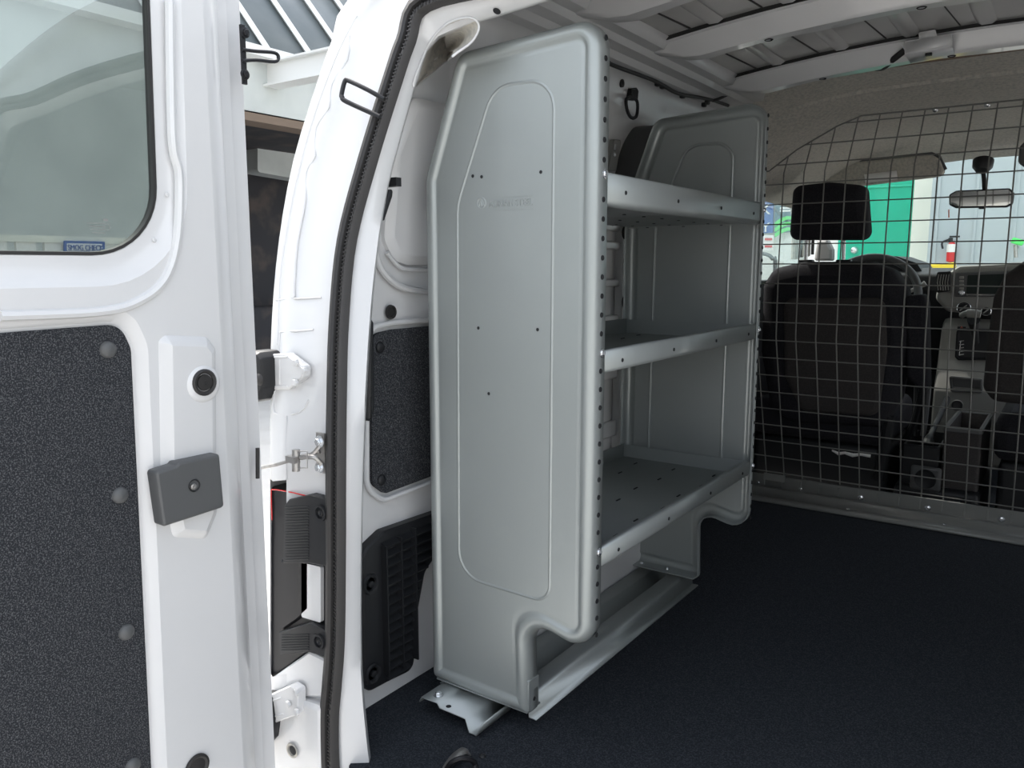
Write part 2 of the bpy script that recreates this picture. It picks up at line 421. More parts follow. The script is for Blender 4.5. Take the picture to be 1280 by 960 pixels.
# longitudinal roof side rail
bm = new(); prof = [(-.962,1.256),(-.94,1.266),(-.912,1.268),(-.902,1.281),(-.872,1.284),(-.862,1.296),(-.835,1.298),(-.815,1.318)]
loft(bm, [[(x,y,z) for x,z in prof] for y in (1.20,1.4,1.7,2.1,2.55)]); obj('roof_side_rail', bm, 'white', ce, solid=.003)

# rear header and jamb
SEAL = [(415,1010),(409,960),(408,900),(411,860),(415,800),(416,700),(416,600),(417,500),(420,400),(430,300),(456,200),(487,100),(504,50),(528,0)]
JIN = [(466,1010),(462,960),(458,925),(452,860),(450,800),(450,700),(452,600),(456,500),(462,400),(470,320),(483,235),(508,140),(522,95),(548,45)]
YS = .80
def LV(x,z,dy=0): return Vector((x,yr(z)+dy,z))
seal = [PR(u,v) for u,v in SEAL] + [LV(-.66,1.195),LV(-.45,1.215),LV(-.25,1.22)]
jin = [PR(u,v,.045) for u,v in JIN] + [LV(-.66,1.17,.045),LV(-.45,1.19,.045),LV(-.25,1.195,.045)]
def mir(L): return L + [Vector((-.5-p.x,p.y,p.z)) for p in reversed(L[:-1])]
wrr = thing('wall_rear', 'white rear body frame round the cargo door opening', 'wall', (-.95,.8,-.1), kind='structure')
OUT = [(335,1010),(335,960),(335,900),(335,860),(335,800),(335,700),(335,600),(335,500),(337,400),(346,300),(364,200),(396,95),(412,50),(432,0)]
outl = [PR(u,v) for u,v in OUT] + [LV(-.83,1.31),LV(-.55,1.38),LV(-.25,1.39)]
def outward(i, L):
    a = L[max(i-1,0)]; b = L[min(i+1,len(L)-1)]; d = (b-a).normalized(); return Vector((-d.z,0,d.x))  # left side when going up
rows = [[] for _ in range(9)]
for i,(o_,s_) in enumerate(zip(outl,seal)):
    n_ = outward(i,outl); n_ = Vector((n_.x,0,n_.z))
    if n_.x > 0 and i < 14: n_ = -n_
    dn = .012
    rows[0].append(Vector(((o_+n_*dn).x,2.75,(o_+n_*dn).z))); rows[1].append(o_+n_*dn+Vector((0,.05,0)))
    rows[2].append(o_+n_*(dn-.003)+Vector((0,.022,0))); rows[3].append(o_+n_*.002+Vector((0,.006,0))); rows[4].append(o_-n_*.012+Vector((0,0,0)))
    rows[5].append(o_.lerp(s_,.30)+Vector((0,.0,0))); rows[6].append(o_.lerp(s_,.36)+Vector((0,.006,0))); rows[7].append(o_.lerp(s_,.62)+Vector((0,.010,0)))
    rows[8].append(s_+Vector((.0,.014,0)))
# skip the tail lamp recess (between pillar rows) on the left side: build face by face
bm = new(); R = [mir(r) for r in rows]
def up(L): return smoothpath(L, 3)
R = [up(r) for r in R]
V = [[bm.verts.new(p) for p in r] for r in R]
for i in range(len(V)-1):
    for k in range(len(V[i])-1):
        zc = (R[i][k].z+R[i][k+1].z)/2; xc = R[i][k].x
        if xc < -.5 and 3 <= i <= 7 and .125 < zc < .440: continue
        bm.faces.new((V[i][k],V[i][k+1],V[i+1][k+1],V[i+1][k]))
bvf = BVHTree.FromBMesh(bm); obj('body_frame', bm, 'white', wrr, angle=50)
# inner jamb strip : seal -> interior edge -> wall
bm = new()
s2 = up(mir([p+Vector((0,.014,0)) for p in seal])); j2 = up(mir(jin))
SEC = [Vector((x,z)) for x,z in [(-.987,1.0),(-.980,1.08),(-.966,1.18),(-.950,1.245),(-.92,1.27),(-.86,1.285)]] + [Vector((x,rz(x)-.030)) for x in (-.78,-.70,-.6,-.5,-.4,-.3,-.25)]
def along(P, t):
    L = [0]
    for a,b in zip(P,P[1:]): L.append(L[-1]+(b-a).length)
    d = t*L[-1]
    for k in range(len(P)-1):
        if d <= L[k+1]+1e-9: return P[k].lerp(P[k+1],(d-L[k])/(L[k+1]-L[k]))
    return P[-1]
left = [p for p in j2 if p.x <= -.2499]; kk = next(i for i,p in enumerate(left) if p.z > .97)
Ls = [0]
for a,b in zip(left[kk:],left[kk+1:]): Ls.append(Ls[-1]+(b-a).length)
jbl, hdl = [], []
for i,p in enumerate(left):
    if i < kk: jbl.append(Vector((wx(max(p.z,0))-.002, yr(p.z)+.105, p.z)))
    else:
        t = Ls[i-kk]/Ls[-1]; q = along(SEC,t); e = Vector((q.x,1.18,q.y)); st = Vector((wx(min(p.z,1.0))-.002,yr(p.z)+.105,p.z))
        w_ = min(1,t/.45); q0 = p.lerp(e,.42); jbl.append(st.lerp(q0,w_) if t<.45 else q0); hdl.append(e)
def mir2(L): return L + [Vector((-.5-p.x,p.y,p.z)) for p in reversed(L[:-1])]
jb = mir2(jbl); hd = mir2(hdl)
mid = [a.lerp(b,.5)+Vector((0,-.004,0)) for a,b in zip(s2,j2)]
j3 = [p+Vector((-.008 if p.x<-.25 else .008,.012,.0)) for p in j2]
loft(bm, [s2,mid,j2,j3,jb]); bvj = BVHTree.FromBMesh(bm); obj('jamb_strip', bm, 'white', wrr, angle=60)
# header filling between jamb and roof
bm = new(); n0 = len(jbl)-len(hdl)
loft(bm, [jb[n0:len(jb)-n0], hd])
bvh = BVHTree.FromBMesh(bm)
obj('rear_header', bm, 'white', wrr, angle=60)
def hit(u, v, trees, lift=0):
    d = ray(u,v).normalized(); best = None
    for t in trees:
        r = t.ray_cast(O0, d)
        if r[0] is not None and (best is None or r[3] < best): best = r[3]
    if best is None: best = hit.last
    hit.last = best
    return O0 + d*(best-lift)
hit.last = 1.1
bm = new()
ovp = smoothpath([Vector((u,v,0)) for u,v in ((517,108),(526,78),(541,48),(562,28),(588,22),(599,33),(590,52),(566,70),(540,92))],4,True)
ov = [hit(p.x,p.y,[bvh,bvj],.002) for p in ovp]
tube(bm, ov, .0018, 8, closed=True); obj('gusset_rim', bm, 'white', wrr)
bm = new(); cu, cv = 558, 62
c0 = bm.verts.new(hit(cu,cv,[bvh,bvj],.001)); V_ = [bm.verts.new(hit(p.x,p.y,[bvh,bvj],.0015)) for p in ovp]
W_ = [bm.verts.new(hit(cu+(p.x-cu)*.6,cv+(p.y-cv)*.6,[bvh,bvj],.001)) for p in ovp]
for i in range(len(V_)):
    bm.faces.new((V_[i-1],V_[i],W_[i],W_[i-1])); bm.faces.new((W_[i-1],W_[i],c0))
obj('gusset_shade_patch', bm, 'liner', wrr)  # flat patch on the header; its darker colour stands for shade in a hollow
bm = new(); ringdisc(bm, hit(621,14,[bvh,bvj],.001), (0,-.5,-.8), [(.006,0),(.005,.001)]); obj('access_hole', bm, 'hole', wrr)
# pressed lines on the pillar face
bm = new()
tube(bm, smoothpath([hit(u,v,[bvf],.0) for u,v in ((437,45),(434,75),(415,105),(411,135),(395,160),(394,195),(383,215),(382,250),(372,305),(368,360),(366,372),(345,375))],3), .0018, 6)
tube(bm, smoothpath([hit(u,v,[bvf],.0) for u,v in ((446,20),(425,60),(405,110),(388,160),(372,220),(358,290),(350,350),(347,430))],3), .0018, 6)
tube(bm, [hit(u,v,[bvf],.0) for u,v in ((367,373),(402,372))], .0018, 6); tube(bm, [hit(u,v,[bvf],.0) for u,v in ((350,415),(392,412))], .0018, 6)
tube(bm, smoothpath([hit(u,v,[bvf],.0) for u,v in ((350,415),(345,480),(343,516),(375,515),(386,500))],3), .0018, 6)
tube(bm, [hit(u,v,[bvf],.0) for u,v in ((358,520),(358,600))], .0018, 6)
obj('pressed_line', bm, 'white', wrr)
# lower bumper return and hinge pocket
bm = new()
P = [PR(u,v,-0.0050) for u,v in ((337,893),(372,873),(402,884),(404,1000),(337,1000))]
pan(bm, ccw([(p.x,p.z) for p in P]), [.006]*5, [(0,.02),(0,0),(.004,-.004),(.008,-.005)], lambda x,y,h: Vector((x,.797+h,y)))
obj('corner_return', bm, 'white', wrr)
bm = new(); ringdisc(bm, PR(365,938,-0.0110), (0,-1,0), [(.013,0),(.012,.002),(.009,.002),(.008,-.004)]); o_ = obj('grommet', bm, 'liner', wrr)
bm = new(); ringdisc(bm, PR(366,938,-0.0130), (0,-1,0), [(.008,0),(.004,.001)]); obj('drain_hole', bm, 'hole', wrr)
# black side of recess behind lamp (white inner strip)
bm = new(); a = PR(397,705,0.0120); b = PR(397,765,0.0120)
P = [PR(u,v,0.0150) for u,v in ((384,700),(408,706),(408,775),(384,768))]
pan(bm, ccw([(p.x,p.z) for p in P]), [.003]*4, [(0,.01),(0,0)], lambda x,y,h: Vector((x,.803+h,y)))
obj('lamp_bay_strip', bm, 'white', wrr)
bm = new(); P = [PR(u,v,0) for u,v in ((336,850),(385,815),(406,826),(406,872),(336,872))]
pan(bm, ccw([(p.x,p.z) for p in P]), [.003]*5, [(0,.06),(0,.003),(.003,0)], lambda x,y,h: Vector((x,.801+h,y)))
obj('lower_pillar_corner', bm, 'white', wrr)

# weather seal
def sweep(bm, path, sec, closed=False, mi=0):
    rows = []; n = len(path)
    for i,p in enumerate(path):
        d = (path[min(i+1,n-1)]-path[max(i-1,0)]).normalized(); s = Vector((0,1,0)).cross(d).normalized()
        rows.append([p + s*a + Vector((0,b,0)) for a,b in sec])
    V = loft(bm, rows, True, mi)
    for r in (V[0],V[-1]): f = bm.faces.new(r); f.material_index = mi
sp = smoothpath(mir(seal), 5)
ws = thing('weather_seal', 'black ribbed rubber seal round the rear door opening', 'seal', (-.92,.8,.0))
bm = new(); W = .015
sweep(bm, sp, [(-W,.014),(-W-.001,.004),(-W+.003,-.004),(-.004,-.007),(0,-.004),(.002,.004),(.002,.014)]); obj('outer_lip', bm, 'rubber', ws)
bm = new(); sweep(bm, sp, [(.002,.014),(.0025,.002),(.006,-.001),(.010,-.001),(.013,.004),(.014,.014)]); obj('ribbed_core', bm, 'rubber2', ws)
# fine cross ribs
bm = new(); L = 0
for i in range(0,len(sp)//2+10):
    p, q = sp[i], sp[i+1]; n = max(1,int((q-p).length/.0055))
    d = (q-p).normalized(); s = Vector((0,1,0)).cross(d).normalized()
    for k in range(n):
        c = p.lerp(q,k/n)+s*.007+Vector((0,-.0022,0)); r = Matrix((s,Vector((0,1,0)),d)).transposed()
        box(bm, c, (.0045,.0012,.0018), r)
rb = obj('cross_rib', bm, 'rubber', ws, smooth=False); rb['kind'] = 'stuff'

# tail lamp bay
tl = thing('tail_lamp', 'black ribbed back of tail lamp housing in the rear pillar recess', 'tail lamp', PR(375,840,0.0500))
bm = new()
P = [PR(u,v,0.0120) for u,v in ((338,608),(412,632),(412,800),(385,815),(338,848))]
pan(bm, ccw([(p.x,p.z) for p in P]), [.003]*5, [(0,.03),(0,0),(.002,-.002)], lambda x,y,h: Vector((x,.812+h,y)))
obj('housing', bm, 'lampshell', tl)
bm = new(); P = [PR(u,v,0.0040) for u,v in ((357,700),(386,702),(386,762),(372,775),(350,790),(350,700))]
pan(bm, ccw([(p.x,p.z) for p in P]), [.003]*6, [(0,.02),(0,0),(.003,-.003)], lambda x,y,h: Vector((x,.806+h,y)))
obj('bulb_cover', bm, 'lampshell', tl)
def ear(pts, yy, scr, ribs):
    bm = new(); P = [PY(u,v,yy) for u,v in pts]
    pan(bm, ccw([(p.x,p.z) for p in P]), [.002]*len(P), [(0,.012),(0,0),(.0015,-.0015)], lambda x,y,h: Vector((x,yy+h,y)))
    (u0,v0),(u1,v1),n = ribs
    for i in range(n):
        v = v0+(v1-v0)*i/(n-1); a = PY(u0,v,yy-.002); b = PY(u1,v-1,yy-.002); tube(bm, [a,b], .0009, 5)
    e = obj('mounting_ear', bm, 'plastic', tl)
    bm = new(); ringdisc(bm, PY(*scr,yy-.002), (0,-1,0), [(.0125,0),(.012,.003),(.009,.003),(.008,-.004),(.0055,-.004),(.0055,.001),(.004,.002),(.002,.0)]); obj('screw', bm, 'plastic', e)
ear(((356,632),(362,624),(388,618),(410,624),(410,708),(388,704),(354,704)), .797, (401,641), ((357,634),(386,700),20))
ear(((349,790),(388,778),(410,790),(410,822),(386,815),(350,819)), .797, (399,802), ((352,794),(386,813),7))
bm = new(); tube(bm, smoothpath([PR(340,650,.002),PR(339,617,.002),PR(342,612,.002),PR(362,615,.002),PR(388,621,.002)],4), .0011, 6); o_=obj('lens_edge', bm, 'redlens', tl); tag(o_, 'thin red edge of the lens')

XD = -.95
dr = thing('door_1', 'open white rear cargo door with window and felt trim', 'door', (XD-.02,.35,-.02), kind='structure')
# hinges
def hinge(label, plate, bolts, arm, cover, yy, loc):
    h = subthing('door_hinge', label, dr, loc)
    bm = new(); P = [PY(u,v,yy) for u,v in plate]
    pan(bm, ccw([(p.x,p.z) for p in P]), [.006]*len(P), [(0,.016),(0,.002),(.002,0)], lambda x,y,h_: Vector((x,yy-.009+h_,y)))
    pl = obj('hinge_plate', bm, 'white', h)
    for u,v in bolts: hexbolt('bolt', PY(u,v,yy-.009), (0,-1,0), .0058, h, 'white', False)
    bm = new()
    for (u0,v0,u1,v1) in arm:
        tube(bm, [PY(u0,v0,yy-.008), PY(u1,v1,yy-.008)], .0022, 8)
    obj('stiffening_rib', bm, 'white', h)
    yc = yy-.028; bm = new(); P = [PY(u,v,yc) for u,v in cover]
    pan(bm, ccw([(p.x,p.z) for p in P]), [.006]*len(P), [(0,.035),(0,0),(.004,-.006),(.008,-.007)], lambda x,y,h_: Vector((x,yc+h_,y)))
    c = obj('knuckle_cover', bm, 'plastic', h)
    us = [p[0] for p in cover]; vs = [p[1] for p in cover]
    bm = new(); dome(bm, PY(max(us)-8,(min(vs)+max(vs))/2+3,yc-.006), (0,-1,0), .010, .006); obj('cap', bm, 'rubber', h)
hinge('white upper hinge plate with three bolts on the rear pillar', ((330,443),(362,441),(384,458),(384,470),(366,486),(330,487)), ((372,453),(382,463),(371,478)), ((333,447,360,446),(333,483,360,483),(350,449,350,481)),
      ((310,438),(325,440),(331,448),(332,485),(325,500),(312,505)), .821, PR(365,487,-0.0100))
hinge('white lower hinge plate with three bolts near the bumper corner', ((328,872),(368,854),(378,860),(378,890),(330,908)), ((372,864),(362,879),(373,889)), ((333,878,352,872),(333,898,355,892)),
      ((318,873),(329,876),(333,905),(330,930),(316,945)), .79, PR(360,905,-0.0100))
# door check
dc = thing('door_check', 'steel door check rod running from pillar bracket to open door', 'door check', PR(360,585,-0.0100))
bm = new(); tube(bm, [PR(314,587,-0.0250),PR(345,581,-0.0200),PR(375,572,-0.0150),PR(400,565,-0.0100)], .0026, 8); obj('check_rod', bm, 'steel', dc)
bm = new(); tube(bm, smoothpath([PR(376,572,-0.0180),PR(390,568,-0.0150),PR(398,560,-0.0100),PR(402,552,-0.0050)],4), .0040, 8); tube(bm, smoothpath([PR(384,571,-0.0180),PR(394,572,-0.0150),PR(402,580,-0.0050)],4), .0040, 8)
box(bm, PR(402,566,0.0000), (.018,.004,.062)); obj('bracket', bm, 'steel', dc)
bm = new(); cyl(bm, PR(370,562,-0.0210), PR(370,589,-0.0210), .0062); box(bm, PR(366,574,-0.0230),(.02,.012,.010)); obj('pivot', bm, 'steel', dc)
bm = new(); tube(bm, [PR(u,v,-0.0250) for u,v in ((373,564),(384,564),(384,585),(373,585))], .0009, 6); obj('wire_clip', bm, 'steel', dc)
for v in (552,584): hexbolt('bolt', PY(400,v,.795), (0,-1,0), .0062, dc, 'zinc')
# black striker loop on pillar
bm = new(); tube(bm, smoothpath([PR(480,124,-0.0100),PR(461,113,-0.0220),PR(436,101,-0.0300),PR(431,102,-0.0320),PR(427,118,-0.0320),PR(428,122,-0.0320),PR(433,127,-0.0300),PR(475,146,-0.0100)],4), .0036, 10)
tag(obj('striker_loop', bm, 'plastic'), 'black wire door striker loop standing out of the upper rear pillar', 'striker')

# ================================================================== REAR DOOR (open at 90 degrees)
XD = -.95
def df(x,y,h): return Vector((XD+h,x,y))
YH = .66; Y0 = .02; ZT = 1.27; ZB = -.02
wy = PX(195,250,XD).y; wz = PX(0,314,XD).z       # window right edge and bottom edge
cz = PX(100,410,XD).z
win = ccw([(.07,wz),(wy+.002,wz),(wy+.013,1.20),(.07,1.20)])
wr_ = [.085,.085,.06,.06]
cy1, cy2 = PX(167,450,XD).y, PX(190,940,XD).y
carp = ccw([(.06,.06),(cy2,.06),(cy1+.002,cz-.03),(cy1-.01,cz+.001),(.06,cz-.005)])
# door face as outline with two holes, triangulated by bmesh fill
def holed(bm, outer, holes, f3, h, mi=0):
    edges = []
    for L in [outer]+holes:
        vs = [bm.verts.new(f3(p[0],p[1],h)) for p in L]
        edges += [bm.edges.new((vs[i],vs[(i+1)%len(vs)])) for i in range(len(vs))]
    r = bmesh.ops.triangle_fill(bm, use_beauty=True, use_dissolve=False, edges=edges)
    return r
bm = new()
outer = [(Y0,ZB),(YH,ZB),(YH,ZT),(Y0,ZT)]
wo = roundpoly(win, wr_, -.040, 10); co = roundpoly(carp, [.02,.03,.03,.03,.02], -.018, 8)
holed(bm, outer, [[tuple(p) for p in wo],[tuple(p) for p in co]], df, 0)
# window surround: steps down to the glass rebate
loft(bm, [[df(p.x,p.y,h) for p in roundpoly(win,wr_,d,10)] for d,h in ((-.040,0),(-.034,-.003),(-.028,-.007),(-.012,-.009),(-.004,-.009),(.000,-.014))], True)
loft(bm, [[df(p.x,p.y,h) for p in roundpoly(carp,[.02,.03,.03,.03,.02],d,8)] for d,h in ((-.018,0),(-.010,-.004),(-.004,-.010),(.004,-.012))], True)
# hinge side: bevel, step, shut flange, outer skin and back
zs = [ZB,.2,.4,.6,.8,1.0,1.15,ZT]
def edge(z): return [(XD,YH,z),(XD-.002,YH+.008,z),(XD-.020,YH+.034,z),(XD-.030,YH+.042,z),(XD-.034,YH+.060,z),(XD-.045,YH+.063,z),(XD-.048,YH+.092,z),(XD-.062,YH+.096,z),(XD-.066,YH+.09,z),(XD-.066,Y0,z),(XD,Y0,z)]
R_ = [edge(z) for z in zs]
V = loft(bm, R_)
inner = obj('door_shell', bm, 'white', dr, angle=30)
# cut the back skin at the window: handled by modifier-free approach -> boolean cutter avoided; rebuild
me = inner.data
b2 = bmesh.new(); b2.from_mesh(me)
off = Vector(inner.location)+Vector(dr.location)
rem = [f for f in b2.faces if abs((f.calc_center_median()+off).x-(XD-.066))<.002 and (f.calc_center_median()+off).y < YH]
bmesh.ops.delete(b2, geom=rem, context='FACES'); b2.to_mesh(me); b2.free()
bm = new(); holed(bm, [(Y0,ZB),(YH+.09,ZB),(YH+.09,ZT),(Y0,ZT)], [[tuple(p) for p in roundpoly(win,wr_,-.030,10)]], df, -.066)
loft(bm, [[df(p.x,p.y,h) for p in roundpoly(win,wr_,d,10)] for d,h in ((-.030,-.066),(-.006,-.026))], True)
obj('outer_skin', bm, 'white', dr)
bm = new(); pan(bm, win, wr_, [(0,-.018),(0,-.014)], df, n=10, cap0=True); obj('window_pane', bm, 'glass', dr)
bm = new(); loft(bm, [[df(p.x,p.y,h) for p in roundpoly(win,wr_,d,10)] for d,h in ((-.0035,-.0105),(-.003,-.0085),(.0005,-.0085),(.0012,-.0125),(.0012,-.019),(-.004,-.019))], True); obj('window_gasket', bm, 'rubber', dr)
# small glass marking
bm = new(); mx = basis(PX(131,284,XD-.0135), (0,1,0), (0,0,1))
for i in range(4): box(bm, PX(120+i,279+i*4,XD-.0135), (.0004,.022-.002*i,.0009))
box(bm, PX(132,275,XD-.0135), (.0004,.006,.003))
tube(bm, [PX(134,284,XD-.0135)+Vector((0,math.cos(t*PI/8)*.0035,math.sin(t*PI/8)*.0035)) for t in range(16)], .0003, 4, closed=True)
obj('glass_marking', bm, 'rail', dr, smooth=False)
# felt trim
bm = new(); pan(bm, carp, [.02,.03,.03,.03,.02], [(.0,-.013),(.0,-.008),(.003,-.006),(.006,-.006)], df, n=8)
ft = obj('felt_trim_panel', bm, 'felt', dr); tag(ft, 'charcoal speckled felt trim panel')
for u,v in ((135,437),(150,619),(158,790),(166,957),(20,437)):
    p = PX(u,v,XD-.006)
    if u == 20: p = Vector((XD-.006,.20,PX(135,437,XD).z))
    bm = new(); ringdisc(bm, p, (1,0,0), [(.0105,0),(.0100,.002),(.008,.0045),(.004,.0062),(.001,.0066)]); obj('push_pin', bm, 'gplastic', ft)
# raised pressing that carries latch button and pull plate
bm = new(); P = [PX(u,v,XD) for u,v in ((197,425),(206,418),(258,420),(270,436),(272,640),(258,675),(215,672),(200,600))]
pan(bm, ccw([(p.y,p.z) for p in P]), [.010]*8, [(0,-.001),(.004,.003),(.010,.009),(.014,.011)], df); obj('raised_pressing', bm, 'white', dr)
bm = new(); ringdisc(bm, PX(254,480,XD+.010), (1,0,0), [(.026,-.002),(.024,.002),(.020,.0045),(.016,.005)]); obj('button_boss', bm, 'white', dr)
bm = new(); c = PX(255,478,XD+.014); ringdisc(bm, c, (1,0,0), [(.0178,-.006),(.0178,.002),(.0155,.004),(.0125,.003),(.0115,.0005),(.0105,.003),(.003,.0034),(.0025,.0025)]); tag(obj('rubber_plug', bm, 'rubber', dr), 'round black rubber plug')
bm = new(); P = [PX(u,v,XD+.02) for u,v in ((190,589),(216,581),(219,577),(271,566),(277,633),(200,658))]
pan(bm, ccw([(p.y,p.z) for p in P]), [.005]*6, [(0,-.012),(0,.004),(.0015,.0065),(.004,.0075)], lambda x,y,h: Vector((XD+.02+h,x,y)))
pp = obj('pull_plate', bm, 'gplastic', dr); tag(pp, 'dark grey plastic latch cover plate')
bm = new(); ringdisc(bm, PX(243,607,XD+.0283), (1,0,0), [(.0085,0),(.008,.001),(.0065,-.001),(.006,-.001)]); obj('screw_recess', bm, 'plastic', pp)
bm = new(); ringdisc(bm, PX(241,608,XD+.0285), (1,0,0), [(.004,0),(.004,.0025),(.002,.003),(.0015,.002)]); obj('screw', bm, 'steel', pp)
# upper corner and flange pressings
bm = new(); tube(bm, smoothpath([PX(u,v,XD+.0) for u,v in ((212,0),(214,140),(217,190),(224,222),(221,300),(205,350),(170,378),(120,390),(0,395))],5), .006, 8)
obj('pressed_swage', bm, 'white', dr)
bm = new(); ringdisc(bm, PX(246,958,XD+.001), (1,0,0), [(.018,0),(.018,.003),(.015,.004),(.012,.002),(.003,.003)]); obj('rubber_plug', bm, 'rubber', dr)
for u,v in ((211,50),(211,130),(209,243),(193,300)):
    bm = new(); ringdisc(bm, PX(u,v,XD-.006), (1,0,0), [(.003,0),(.0025,.0012),(.001,.0015)]); obj('spot_weld', bm, 'white', dr)
# rubber stop and latch on the flange
bm = new(); tube(bm, [PX(322,560,XD-.03),PX(322,598,XD-.03)], .003, 8); obj('check_slot', bm, 'rubber', dr)
# black striker bracket on hinge flange
sb = bm = new(); xx = -.965
bm = new(); bx2(bm, (xx-.004,PX(301,30,xx).y,PX(301,104,xx).z), (xx,PX(306,30,xx).y,PX(301,30,xx).z))
tube(bm, smoothpath([PX(303,62,xx+.001),PX(320,64,xx+.001),PX(343,66,xx+.001),PX(348,72,xx+.001),PX(343,77,xx+.001),PX(320,75,xx+.001),PX(303,76,xx+.001)],4), .0026, 8)
sbo = obj('striker_bracket', bm, 'plastic', dr); tag(sbo, 'black looped striker bracket')
for v in (41,93): hexbolt('bolt', PX(306,v,xx+.001), (1,0,0), .0048, sbo, 'plastic')

# ================================================================== SHELVING UNIT
SH = thing('shelving_unit', 'grey steel three-shelf van shelving unit against the left wall', 'shelving unit', (-.76,1.43,0))
YP, YQ = 1.052, 1.825
OUTL = [(-.925,.042),(-.708,.038),(-.713,.212),(-.5885,.180),(-.5885,1.153),(-.852,1.140),(-.925,.945)]
RAD = [.012,.008,.036,.040,.040,.035,.04]
RINGS = [(0,.030),(0,.013),(.0025,.006),(.007,.0015),(.012,0),(.018,0),(.0205,.002),(.0235,.0045),(.0265,.0052),(.030,.0045),(.0335,.0045)]
def endpanel(yp, s, holes_z, logo):
    bm = new(); f3 = lambda x,y,h: Vector((x, yp+s*h, y))
    pan(bm, OUTL, RAD, RINGS, f3, weld=True)
    for z in holes_z: ringdisc(bm, (-.5878+.0004,yp+s*.0175,z), (1,0,0), [(.0036,-.001),(.0034,.0004)], 12, mi=1)
    if logo:
        for u,v in ((591,220),(602,221),(676,215),(598,410),(672,412),(611,492)): ringdisc(bm, PY(u,v,YP+.0035), (0,-1,0), [(.0022,0),(.0018,.0006)], 10, mi=1)
    e = obj('end_panel', bm, ['grey','hole'], SH, solid=.0014, angle=50)
    def q(u,v): p = PY(u,v,YP+.0045); return Vector((p.x,p.z))
    RI = [q(573,748),q(686,757),q(693,103),q(618,92),(q(598,130)),q(573,250)]
    RI = [q(574,719),q(687,754),q(693,98),q(617,108),q(572,256)]
    bm = new(); rr = roundpoly(RI, [.05,.030,.045,.05,.10], 0, 8)
    tube(bm, [Vector((p.x,yp+s*(.0045+ (.0015)),p.y)) for p in rr], .0036, 8, closed=True)
    obj('pressed_bead', bm, 'grey', e)
    return e
hz = [1.125-.0285*i for i in range(33)]
hz = [z for z in hz if z > .21 and min(abs(z-a) for a in (.935,.67,.352)) > .013]
ea = endpanel(YP, 1, hz, True); tag(ea, 'near end panel with embossed lettering')
eb = endpanel(YQ, -1, hz, False)
# rivet marks and embossed name
bm = new(); o = PY(611,259,YP+.0036); ex = Vector((1,0,0)); ey = Vector((0,0,1))
text_bm(bm, 'ADRIAN STEEL', .0150, .0009, basis(o, ex, ey))
w_ = max(v.co.x for v in bm.verts)-min(v.co.x for v in bm.verts); tgt = PY(664,255,YP).x-o.x
bmesh.ops.transform(bm, matrix=Matrix.Translation(o)@Matrix.Diagonal((tgt/w_,1,1,1))@Matrix.Translation(-o), verts=bm.verts)
for dz in (-.005,.0145): box(bm, (o.x+tgt/2,YP+.0040,o.z+dz), (tgt,.0014,.0011))
c = PY(602,254,YP+.0040); tube(bm, [c+Vector((math.cos(t*PI/12)*.0085,0,math.sin(t*PI/12)*.0085)) for t in range(24)], .0009, 6, closed=True)
tube(bm, [c+Vector(p) for p in ((-.005,0,-.0045),(-.001,0,.006),(.0,0,-.0045))], .0008, 6); tube(bm, [c+Vector(p) for p in ((.001,0,-.0045),(.001,0,.006),(.006,0,-.0045))], .0008, 6)
obj('embossed_name', bm, 'grey', ea, smooth=False)
# shelves
def shelf(zt, hgt, inv=False):
    bm = new(); y0, y1 = YP+.0285, YQ-.0285; x1 = -.5905; x0 = -.915
    zb = zt-hgt
    prof = [(x1-.012,zt-.001),(x1-.002,zt-.0005),(x1,zt-.003),(x1,zb+.007),(x1-.002,zb+.002),(x1-.008,zb),(x0,zb),(x0-.001,zb+.003),(x0,zt)]
    if inv: prof = [(x1-.012,zt-.001),(x1-.002,zt-.0005),(x1,zt-.003),(x1,zb+.009),(x1-.003,zb+.002),(x1-.012,zb),(x1-.02,zb),(x1-.02,zb+.004),(x0,zb+.004),(x0,zt)]
    rows = [[(x,y,z) for x,z in prof] for y in (y0,y1)]
    loft(bm, rows)
    # folded ends
    bx2(bm, (x0,y0,zb), (x1-.01,y0+.0015,zt-.003)); bx2(bm, (x0,y1-.0015,zb), (x1-.01,y1,zt-.003))
    for t in (.09,.37,.66,.93): ringdisc(bm, (x1+.0010,y0+(y1-y0)*t,(zt+zb)/2-.002), (1,0,0), [(.0028,-.001),(.0026,.0003)], 12, mi=1)
    if zt > .9:
        for i in range(3):
            for j in range(9): ringdisc(bm, (x0+.07+i*.09,y0+.05+j*.078,zb-.0010), (0,0,-1), [(.003,0),(.0028,.0003)], 10, mi=1)
    else:
        for i in range(3):
            for j in range(7): box(bm, (x0+.06+i*.10+.01*(j%2),y0+.06+j*.10,zb+.0012), (.002,.016,.0008), mi=1)
    s = obj('shelf', bm, ['grey','hole'], SH, solid=.0014, angle=40)
    return s
shelf(.938,.048,True); shelf(.670,.036); shelf(.352,.034)
for z in (.934,.668,.351):
    roundbolt('bolt', (-.587,YP+.0195,z), (1,0,0), .0056, SH)
    roundbolt('bolt', (-.587,YQ-.0195,z-.012), (1,0,0), .0050, SH)
# mounting rail along the floor
def railz(prof, y0, y1, nm):
    bm = new(); loft(bm, [[(x,y,z) for x,z in prof] for y in (y0,y1)]); return obj(nm, bm, 'grey', SH, solid=.0022)
railz([(-.945,.003),(-.93,.003),(-.928,.036),(-.895,.038),(-.885,.036),(-.883,.003),(-.87,.003)], 1.10, 1.84, 'mounting_rail')
railz([(-.872,.003),(-.868,.028),(-.83,.030),(-.80,.010),(-.785,.010),(-.780,.036),(-.745,.038),(-.740,.034),(-.738,.003),(-.722,.003)], 1.10, 1.84, 'mounting_rail')
